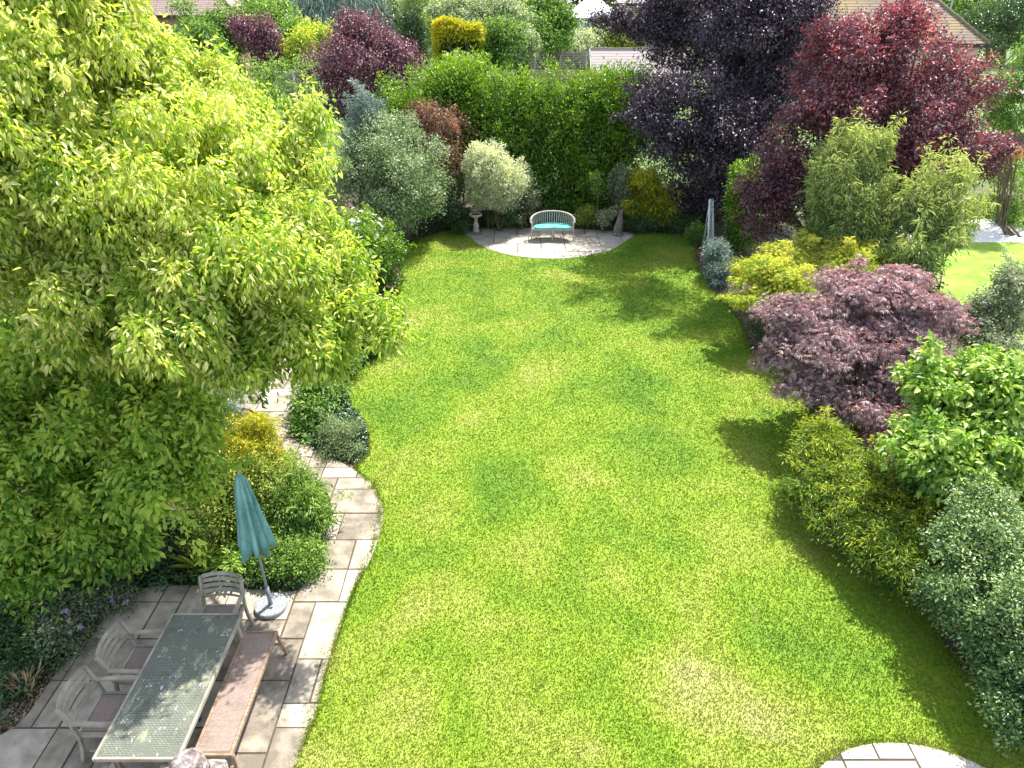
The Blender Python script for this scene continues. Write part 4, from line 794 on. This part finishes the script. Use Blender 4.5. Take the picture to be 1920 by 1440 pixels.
g = Geo(); g.lathe([(.30, top_ - .48), (.33, top_ - .44), (.2, top_ - .3), (.13, top_ - .2)], 6, None); g.done('roof', lich, t, .012)
g = Geo(); g.lathe([(.2, top_ - .62), (.2, top_ - .48)], 6); g.done('lamp_house', lich, t, .01)
g = Geo(); g.lathe([(.32, 0), (.32, .1), (.2, .2), (.13, .3), (.12, .75), (.15, .82), (.3, .9), (.3, 1.0)], 24, rough); g.done('pedestal', lich, t, .008)
# --- half-round bench with teal cushion on the far patio
pb = gp(1035, 449); t = thing('curved_bench', 'curved-back wooden garden bench with a teal cushion on the far patio', 'bench', (pb[0], pb[1] + .05, ZP))
PALE = noisemat('bleached_teak', [(.26, .23, .2), (.44, .40, .35), (.56, .52, .47)], 5, .85, .3, stretch=(3, 3, 3))
A = .74
def arc(a, ext=1): return (A * ext * math.sin(a), -.12 + .46 * ext * math.cos(a))
def topz(a): return .60 + .25 * max(0, math.cos(a)) ** .6
aa = np.linspace(-1.75, 1.75, 41)
Geo().ribbon([(*arc(a), topz(a)) for a in aa], .07, .035).done('top_rail', PALE, t, .006)
g = Geo()
for a in np.linspace(-1.35, 1.35, 25): p0 = arc(a, .93); p1 = arc(a, .985); g.bar((*p0, .41), (*p1, topz(a) - .012), .032, .014, up=(math.sin(a), math.cos(a), 0))
g.done('back_slats', PALE, t, .002)
def seat_front(x): return -.30 - .055 * (1 - math.cos(2 * math.pi * (x + A) / A)) / 2
def seat_outline(k, fr=0):
    o = [arc(a, k) for a in np.linspace(-1.45, 1.45, 25)]; xs = np.linspace(o[-1][0], o[0][0], 25)
    return o + [(x, seat_front(x) + fr) for x in xs]
def prism(poly, z0, z1, name, mat, par, bev):
    bm = bmesh.new(); slab_mesh(bm, poly, z0, z1); bmesh.ops.recalc_face_normals(bm, faces=bm.faces)
    g = Geo(); g.bm.free(); g.bm = bm; return g.done(name, mat, par, bev, seg=3)
prism(seat_outline(.94), .37, .41, 'seat', PALE, t, .005)
teal = noisemat('teal_fabric', [(.05, .30, .26), (.12, .46, .42), (.2, .56, .52)], 4, .85, .2)
cu = prism(seat_outline(.86, -.0), .411, .462, 'cushion', teal, t, .02)
o = seat_outline(.866, -.006); Geo().ribbon([(*p, .436) for p in o + o[:1]], .012, .012).done('piping', noisemat('dark_teal', [(.01, .09, .08), (.02, .14, .12)], 4), cu, 0)
for x, y, z in ((-.70, -.22, .6), (.70, -.22, .6), (-.42, .25, .4), (.42, .25, .4), (0, -.30, .38)): Geo().bar((x, y, z), (x * 1.02, y - (.04 if y < -.2 and x else 0), 0), .05, .05, up=(0, 1, 0), taper=.85).done('leg', PALE, t)
# --- bird bath
bb = gp(893, 440); t = thing('bird_bath', 'stone pedestal bird bath at the left end of the far patio', 'bird bath', (bb[0], bb[1], ZP))
st = noisemat('cast_stone', [(.22, .19, .15), (.42, .37, .30), (.54, .49, .41)], 9, .9, .4, pos=[.35, .5, .62])
Geo().box((-.2, -.2, 0), (.2, .2, .09)).done('plinth', noisemat('dark_stone', [(.1, .09, .08), (.24, .21, .19)], 8, .9, .4), t, .008)
Geo().lathe([(.13, .09), (.13, .13), (.085, .17), (.105, .26), (.1, .33), (.062, .42), (.055, .5), (.075, .56), (.09, .58)], 28).done('pedestal', st, t, 0, True)
Geo().lathe([(.08, .58), (.16, .61), (.225, .66), (.24, .70), (.225, .715), (.2, .70), (.15, .665), (.05, .65)], 36).done('bowl', st, t, 0, True)
Geo().lathe([(.165, .678), (.165, .682)], 28).done('water', noisemat('murky_water', [(.1, .045, .035), (.16, .08, .06)], 5, .15), t, 0)
# --- leaning carved stone on the right
ps = gp(1158, 442); t = thing('stone_finial', 'dark carved horn-shaped stone ornament at the right end of the far patio', 'stone ornament', (ps[0], ps[1], ZP))
dk = noisemat('carved_stone', [(.07, .06, .055), (.2, .17, .16), (.32, .28, .27)], 12, .95, 1.0, pos=[.35, .5, .65], dist=.02)
Geo().lathe([(.19, 0), (.2, .05), (.17, .09), (.14, .1)], 20, rough).done('base', dk, t, .004, False)
Geo().lathe([(.15, .09), (.16, .16), (.145, .25), (.125, .4), (.105, .55), (.085, .68), (.075, .78), (.055, .86), (.02, .89)], 20, lambda a, q: 1 + .08 * math.sin(4 * a + 8 * q) + .05 * math.sin(9 * a - 6 * q), lambda q: (.11 * q ** 1.5, .02 * q)).done('carving', dk, t, 0, True)
# --- folded goal frame
p0 = gp(1327, 482); t = thing('goal_frame', 'white metal goal frame with net seen edge-on at the right border', 'goal', (p0[0], p0[1], 0))
wm = noisemat('white_paint', [(.62, .66, .7), (.76, .8, .84)], 5, .4)
L3 = lambda q: np.array(q) - np.array([p0[0], p0[1], 0])
apex = L3(at(1331, 375, p0[1] + .1)); apex2 = L3(at(1337, 374, p0[1] + 1.4)); f1 = L3(gp(1327, 482)); f2 = L3(gp(1337, 464)); f3 = L3(gp(1317, 462))
Geo().tube([f1, apex], .035).done('post', wm, t, 0, True); Geo().tube([f2, apex2], .03).done('post', wm, t, 0, True)
Geo().tube([apex, apex2], .03).done('crossbar', wm, t, 0, True); Geo().tube([apex, f3], .012).tube([apex2, f3], .012).done('net_stay', wm, t, 0, True)
g = Geo()
for k in np.linspace(.08, .95, 14):
    g.tube([f1 * k + apex * (1 - k), f2 * k + apex2 * (1 - k)], .004, 4); g.tube([f3 * k + apex * (1 - k), f2 * k + apex2 * (1 - k)], .004, 4)
for k in np.linspace(.1, .9, 5): g.tube([apex * (1 - k) + apex2 * k, f1 * (1 - k) + f2 * k], .004, 4)
g.done('net', wm, t, 0)

# ================================================================== BUILDINGS AND FENCES
def tiles(name, cols, sc_=1, lich_=None):
    m, n, l, b = new_mat(name); tc = n.new('ShaderNodeTexCoord')
    br_ = n.new('ShaderNodeTexBrick'); br_.inputs['Scale'].default_value = 1; br_.inputs['Brick Width'].default_value = 1.3 * sc_; br_.inputs['Row Height'].default_value = .2 * sc_
    br_.inputs['Mortar Size'].default_value = .025 * sc_; br_.inputs['Color1'].default_value = (*cols[1], 1); br_.inputs['Color2'].default_value = (*cols[2], 1); br_.inputs['Mortar'].default_value = (*cols[0], 1)
    mp = n.new('ShaderNodeMapping'); l.new(tc.outputs['UV'], mp.inputs[0]); l.new(mp.outputs[0], br_.inputs[0]); out = br_.outputs[0]
    no = n.new('ShaderNodeTexNoise'); no.inputs['Scale'].default_value = .6; no.inputs['Detail'].default_value = 7; l.new(tc.outputs['Object'], no.inputs[0])
    if lich_:
        r2 = n.new('ShaderNodeValToRGB'); setramp(r2, [(0, 0, 0), (.8, .8, .8)], [.48, .62]); l.new(no.outputs[0], r2.inputs[0])
        m2 = n.new('ShaderNodeMix'); m2.data_type = 'RGBA'; l.new(r2.outputs[0], m2.inputs[0]); l.new(out, m2.inputs[6]); m2.inputs[7].default_value = (*lich_, 1)
        m3 = n.new('ShaderNodeMix'); m3.data_type = 'RGBA'; m3.inputs[0].default_value = .0; l.new(br_.outputs['Fac'], m3.inputs[0]); l.new(m2.outputs[2], m3.inputs[6]); m3.inputs[7].default_value = (*cols[0], 1); out = m3.outputs[2]
    l.new(out, b.inputs['Base Color']); b.inputs['Roughness'].default_value = .9
    bu = n.new('ShaderNodeBump'); bu.inputs['Strength'].default_value = .8; bu.inputs['Distance'].default_value = .04; bu.invert = True; l.new(br_.outputs['Fac'], bu.inputs['Height']); l.new(bu.outputs[0], b.inputs['Normal'])
    return m
def quad_uv(name, quads, mat, parent, thick=.12):
    """each quad/tri: 3-D points, first edge = eave; solid slab with metre UVs, u along the eave"""
    bm = bmesh.new(); uvl = bm.loops.layers.uv.new('UVMap')
    for q in quads:
        q = [Vector(p) for p in q]; u = (q[1] - q[0]).normalized(); nn = (q[1] - q[0]).cross(q[2] - q[0]).normalized(); v = nn.cross(u)
        a = [bm.verts.new(p) for p in q]; b_ = [bm.verts.new(p - nn * thick) for p in q]
        fs = [bm.faces.new(a), bm.faces.new(b_[::-1])] + [bm.faces.new((a[(i + 1) % len(a)], a[i], b_[i], b_[(i + 1) % len(a)])) for i in range(len(a))]
        for f in fs:
            for lp in f.loops: d = lp.vert.co - q[0]; lp[uvl].uv = (d.dot(u), d.dot(v))
    me = bpy.data.meshes.new(name); bm.to_mesh(me); bm.free(); return link(name, me, mat, parent)
def hip(par, x0, x1, y0, y1, ze, rise, mat, ov=.35, gable=False):
    x0 -= ov; x1 += ov; y0 -= ov; y1 += ov; h = (y1 - y0) / 2; ym = (y0 + y1) / 2; rx = 0 if gable else h * .9
    a, b_, c, d = (x0, y0, ze), (x1, y0, ze), (x1, y1, ze), (x0, y1, ze); r0, r1 = (x0 + rx, ym, ze + rise), (x1 - rx, ym, ze + rise)
    q = [(a, b_, r1, r0), (c, d, r0, r1)]
    if not gable: q += [(b_, c, r1), (d, a, r0)]
    ro = quad_uv('roof', q, mat, par)
    return ro, (a, b_, r0, r1)
def window(par, x, y, z, w_, h_, frame, glass):
    g = Geo(); d = .06
    g.bar((x, y - .03, z), (x + w_, y - .03, z), .06, .06); g.bar((x, y - .03, z + h_), (x + w_, y - .03, z + h_), .06, .06)
    for k in (0, .5, 1): g.bar((x + w_ * k, y - .028, z + .03), (x + w_ * k, y - .028, z + h_ - .03), .055, .055, up=(0, 1, 0))
    f = g.done('window', frame, par, 0)
    Geo().box((x + .02, y - .02, z + .02), (x + w_ - .02, y + .02, z + h_ - .02)).done('pane', glass, f, 0)
glass, n, l, b = new_mat('window_glass'); b.inputs['Base Color'].default_value = (.05, .07, .08, 1); b.inputs['Roughness'].default_value = .06; b.inputs['Specular IOR Level'].default_value = .8
WF = noisemat('white_frame', [(.66, .67, .66), (.78, .79, .78)], 3, .5)
render_ = noisemat('cream_render', [(.40, .38, .34), (.52, .50, .45)], 1.5, .95, .3)
creamw = noisemat('tan_render', [(.42, .34, .26), (.55, .46, .37)], 1.5, .95)
def brick(name, c1, c2):
    m, n, l, b = new_mat(name); tc = n.new('ShaderNodeTexCoord'); mp = n.new('ShaderNodeMapping'); mp.inputs['Rotation'].default_value = (R(90), 0, 0); l.new(tc.outputs['Object'], mp.inputs[0])
    br_ = n.new('ShaderNodeTexBrick'); br_.inputs['Scale'].default_value = 1; br_.inputs['Brick Width'].default_value = .23; br_.inputs['Row Height'].default_value = .075; br_.inputs['Mortar Size'].default_value = .008
    br_.inputs['Color1'].default_value = (*c1, 1); br_.inputs['Color2'].default_value = (*c2, 1); br_.inputs['Mortar'].default_value = (.4, .37, .33, 1); l.new(mp.outputs[0], br_.inputs[0]); l.new(br_.outputs[0], b.inputs['Base Color']); b.inputs['Roughness'].default_value = .95; return m
BR = brick('red_brick', (.36, .15, .09), (.28, .11, .07))
def house(name, label, x0, x1, y0, y1, ze, rise, wallm, roofm, wins, rz=0, gable=False, fascia=True):
    t = thing(name, label, 'house', (x0, y0, 0), rz); W_, D_ = x1 - x0, y1 - y0
    Geo().box((0, 0, -.1), (W_, D_, ze - .02)).done('wall', wallm, t, 0)
    ro, (a, b_, r0, r1) = hip(t, 0, W_, 0, D_, ze, rise, roofm, gable=gable)
    if fascia: Geo().bar((-.3, -.37, ze - .12), (W_ + .3, -.37, ze - .12), .05, .2).done('gutter', WF if gable else noisemat('dark_gutter', [(.03, .03, .03), (.06, .05, .05)], 4), t, 0)
    g = Geo(); g.tube([r0, r1], .11, 8)
    if not gable:
        for p, q in ((a, r0), (b_, r1)): g.tube([p, q], .12, 8)
    g.done('ridge_tiles', noisemat('ridge', [(.14, .12, .08), (.3, .26, .16)], 3, .95, .5), t, 0, True)
    for wn in wins: window(t, *wn, WF, glass)
    return t
e = at(1855, 82, 50)
house('tiled_house', 'rendered house with an orange-lichened hipped tile roof behind the plum tree', e[0] - 15, e[0] - .35, 50.35, 60, e[2], 4.4, render_, tiles('lichen_tiles', [(.09, .06, .04), (.29, .23, .18), (.23, .18, .14)], 1.25, (.38, .28, .12)), [(3.2, 0, 1.4, 1.4, 1.2), (6.4, 0, 1.5, 1.2, 1.2), (10.5, 0, 1.5, 1.5, 1.2)])
e = at(430, 12, 60)
house('brick_house', 'red brick house with brown tiled roof at the top left behind trees', e[0] - 9.5, e[0], 60, 68, e[2] - .6, 3.2, BR, tiles('brown_tiles', [(.16, .10, .09), (.30, .21, .19), (.36, .26, .23)], 1.2), [(8.1, 0, 4.0, 1.0, 1.2), (4.6, 0, 4.0, 1.6, 1.3), (2.0, 0, 4.0, 1.0, 1.3)], rz=R(6))
e = at(1180, 6, 78)
house('gabled_house', 'tan walled house glimpsed through the top of the copper beech', e[0], e[0] + 13, 78, 87, e[2], 3, creamw, tiles('grey_tiles', [(.2, .18, .16), (.42, .38, .34), (.5, .46, .42)], 1.2), [(1.3, 0, 4.0, 1.0, 1.6), (3.4, 0, 4.0, 1.2, 1.6), (6.4, 0, 4.0, 1.2, 1.6)])
# white roofed outbuilding
e = at(1068, 33, 82); e2 = at(1128, 33, 82); t = thing('garage_building', 'grey outbuilding with a bright white pyramid roof at the top centre', 'outbuilding', (e[0], 82, 0))
W_ = e2[0] - e[0] + 2; Geo().box((.2, .2, 0), (W_ - .2, 6, e[2] - .02)).done('wall', noisemat('grey_cladding', [(.3, .33, .34), (.42, .45, .46)], 2, .8), t, 0)
hip(t, 0, W_, 0, 6.2, e[2], 2.2, noisemat('white_roofing', [(.72, .73, .74), (.8, .8, .8)], 2, .5), .3)
# shed with pale boarded roof
a = at(1107, 91, 66); b_ = at(1099, 132, 64); t = thing('garden_shed', 'shed with pale ridged roof right of the far fence', 'shed', (a[0], 64, 0))
hz, he = a[2], at(1107, 138, 64)[2]; Wd = at(1290, 91, 66)[0] - a[0]
Geo().box((.1, .25, 0), (Wd - .1, 3.8, he - .1)).done('wall', noisemat('shed_board', [(.3, .25, .2), (.42, .36, .3)], 4), t, 0)
roofm, n, l, b = new_mat('pale_shingle'); tc = n.new('ShaderNodeTexCoord'); wv = n.new('ShaderNodeTexWave'); wv.bands_direction = 'Y'; wv.wave_type = 'BANDS'; wv.inputs['Scale'].default_value = 1.05; wv.inputs['Distortion'].default_value = .15; wv.wave_profile = 'SAW'
l.new(tc.outputs['UV'], wv.inputs[0]); r = n.new('ShaderNodeValToRGB'); setramp(r, [(.16, .11, .10), (.42, .36, .34), (.5, .44, .42)], [.0, .3, 1]); l.new(wv.outputs[0], r.inputs[0]); l.new(r.outputs[0], b.inputs['Base Color']); b.inputs['Roughness'].default_value = .8
quad_uv('roof', [((0, 0, he), (Wd, 0, he), (Wd, 2, hz), (0, 2, hz)), ((Wd, 4, he), (0, 4, he), (0, 2.0, hz), (Wd, 2.0, hz))], roofm, t, .08)
Geo().bar((-.06, -.02, he - .03), (-.06, 2, hz - .03), .05, .16).bar((-.06, 4.02, he - .03), (-.06, 2, hz - .03), .05, .16).done('bargeboard', WF, t, 0)
Geo().bar((-.05, 2, hz + .03), (Wd, 2, hz + .03), .16, .06).done('ridge_board', noisemat('ridge_wood', [(.4, .3, .26), (.5, .4, .35)], 4), t, 0)
# fences
fm, n, l, b = new_mat('fence_panel'); tc = n.new('ShaderNodeTexCoord'); mp = n.new('ShaderNodeMapping'); mp.inputs['Scale'].default_value = (.25, 1, 1); l.new(tc.outputs['Object'], mp.inputs[0])
wv = n.new('ShaderNodeTexWave'); wv.bands_direction = 'Z'; wv.inputs['Scale'].default_value = 1.6; wv.inputs['Distortion'].default_value = .6; wv.wave_profile = 'SAW'; l.new(mp.outputs[0], wv.inputs[0])
no = n.new('ShaderNodeTexNoise'); no.inputs['Scale'].default_value = 2.5; l.new(tc.outputs['Object'], no.inputs[0]); ml = n.new('ShaderNodeMath'); ml.operation = 'MULTIPLY'; l.new(wv.outputs[0], ml.inputs[0]); l.new(no.outputs[0], ml.inputs[1])
r = n.new('ShaderNodeValToRGB'); setramp(r, [(.10, .085, .085), (.27, .235, .235), (.34, .3, .29)], [.02, .3, .6]); l.new(ml.outputs[0], r.inputs[0]); l.new(r.outputs[0], b.inputs['Base Color']); b.inputs['Roughness'].default_value = .9
def fence(name, label, p, q, h, npan, mat, postm, cap=True):
    p, q = np.array(p[:2]), np.array(q[:2]); t = thing(name, label, 'fence', (p[0], p[1], 0)); d = (q - p)
    for i in range(npan):
        a, b_ = d * i / npan, d * (i + 1) / npan; u = d / np.linalg.norm(d); a2, b2 = a + u * .06, b_ - u * .06
        Geo().bar((*a2, h / 2 - .02), (*b2, h / 2 - .02), .04, h - .1).done('panel', mat, t, 0)
    for i in range(npan + 1):
        a = d * i / npan; Geo().bar((*a, 0), (*a, h + .05), .1, .1, up=(0, 1, 0)).done('post', postm, t, 0)
    if cap: Geo().bar((*(d * 0), h - .045), (*d, h - .045), .07, .04).done('cap_rail', postm, t, 0)
postw = noisemat('fence_post', [(.3, .26, .22), (.42, .37, .32)], 4, .9)
fa, fb = at(955, 97, 68), at(1100, 97, 68); fence('slatted_fence', 'grey-brown panel fence beyond the hedge left of the shed', fa, fb, fa[2], 6, fm, postw)
fa, fb = at(925, 131, 56), at(1110, 133, 56); fence('low_fence', 'tan topped low boundary fence just behind the laurel hedge', fa, fb, fa[2], 5, noisemat('tan_fence', [(.35, .24, .15), (.5, .37, .25)], 3), noisemat('tan_rail', [(.5, .4, .3), (.62, .52, .42)], 3))
fa, fb = at(585, 300, 25.5), at(660, 330, 21.5); fence('side_fence', 'grey board fence at the left edge behind the yellow tree', (fa[0] - 1.0, 27.5), (fb[0] - .9, 18), 1.7, 5, fm, postw)
fa, fb = at(515, 133, 34.5), at(560, 133, 34.5); fence('far_side_fence', 'short grey fence under the dark red tree', fa, (fb[0] + .6, fb[1]), fa[2], 2, fm, WF)
fa, fb = at(1860, 205, 34), at(1960, 205, 34); fence('dark_fence', 'dark grey fence at the right edge beyond the plum tree', (fa[0], 34), (fb[0] + 3, 34), 1.7, 4, noisemat('slate_fence', [(.08, .09, .09), (.14, .15, .15)], 3), postw)
lp = at(1792, -20, 72); t = thing('street_lamp', 'thin grey-green lamp post rising behind the tiled house roof', 'lamp post', (lp[0], 72, 0))
lg = noisemat('lamp_green', [(.25, .34, .33), (.35, .44, .42)], 3, .5); Geo().tube([(0, 0, 0), (0, 0, 8.4)], [.1, .06]).done('pole', lg, t, 0, True); Geo().ribbon([(0, 0, 8.35), (.3, 0, 8.5), (.9, 0, 8.5)], .1, .06).done('lamp_head', lg, t, 0)
lp = at(1101, 60, 79.5); t = thing('washing_pole', 'thin dark pole standing in front of the white-roofed outbuilding', 'pole', (lp[0], 79.5, 0))
Geo().tube([(0, 0, 0), (0, 0, 8)], .045).done('pole', lg, t, 0, True); Geo().lathe([(.08, 7.98), (.05, 8.05)], 8).done('cap', lg, t, 0)
# small things
t = thing('hand_tool', 'small dark blue object on the paving under the bench', 'garden tool', (*gp(372, 1354)[:2], ZP))
bl = noisemat('blue_plastic', [(.01, .03, .16), (.02, .05, .22)], 4, .4); Geo().tube([(-.04, 0, .02), (.04, 0, .02)], .014, 8).tube([(.035, -.03, .02), (.035, .03, .02)], .01, 8).done('handle', bl, t, 0, True)

scatter_ground('fallen_leaves', 'a few pale fallen leaves and petals scattered on the turf near the right border', 'fallen leaves',
    [[(1450, 690), (1530, 790), (1490, 960), (1740, 1170), (1700, 1220), (1440, 980), (1400, 760)], [(800, 500), (1200, 520), (1500, 1200), (700, 1300)]], 240, leafmat('fallen_leaf', [(.3, .22, .1), (.5, .42, .26), (.65, .6, .5)], .2), .035, .6, .01, excl=False)
o = bpy.data.objects['fallen_leaves']; o.location.z = .035
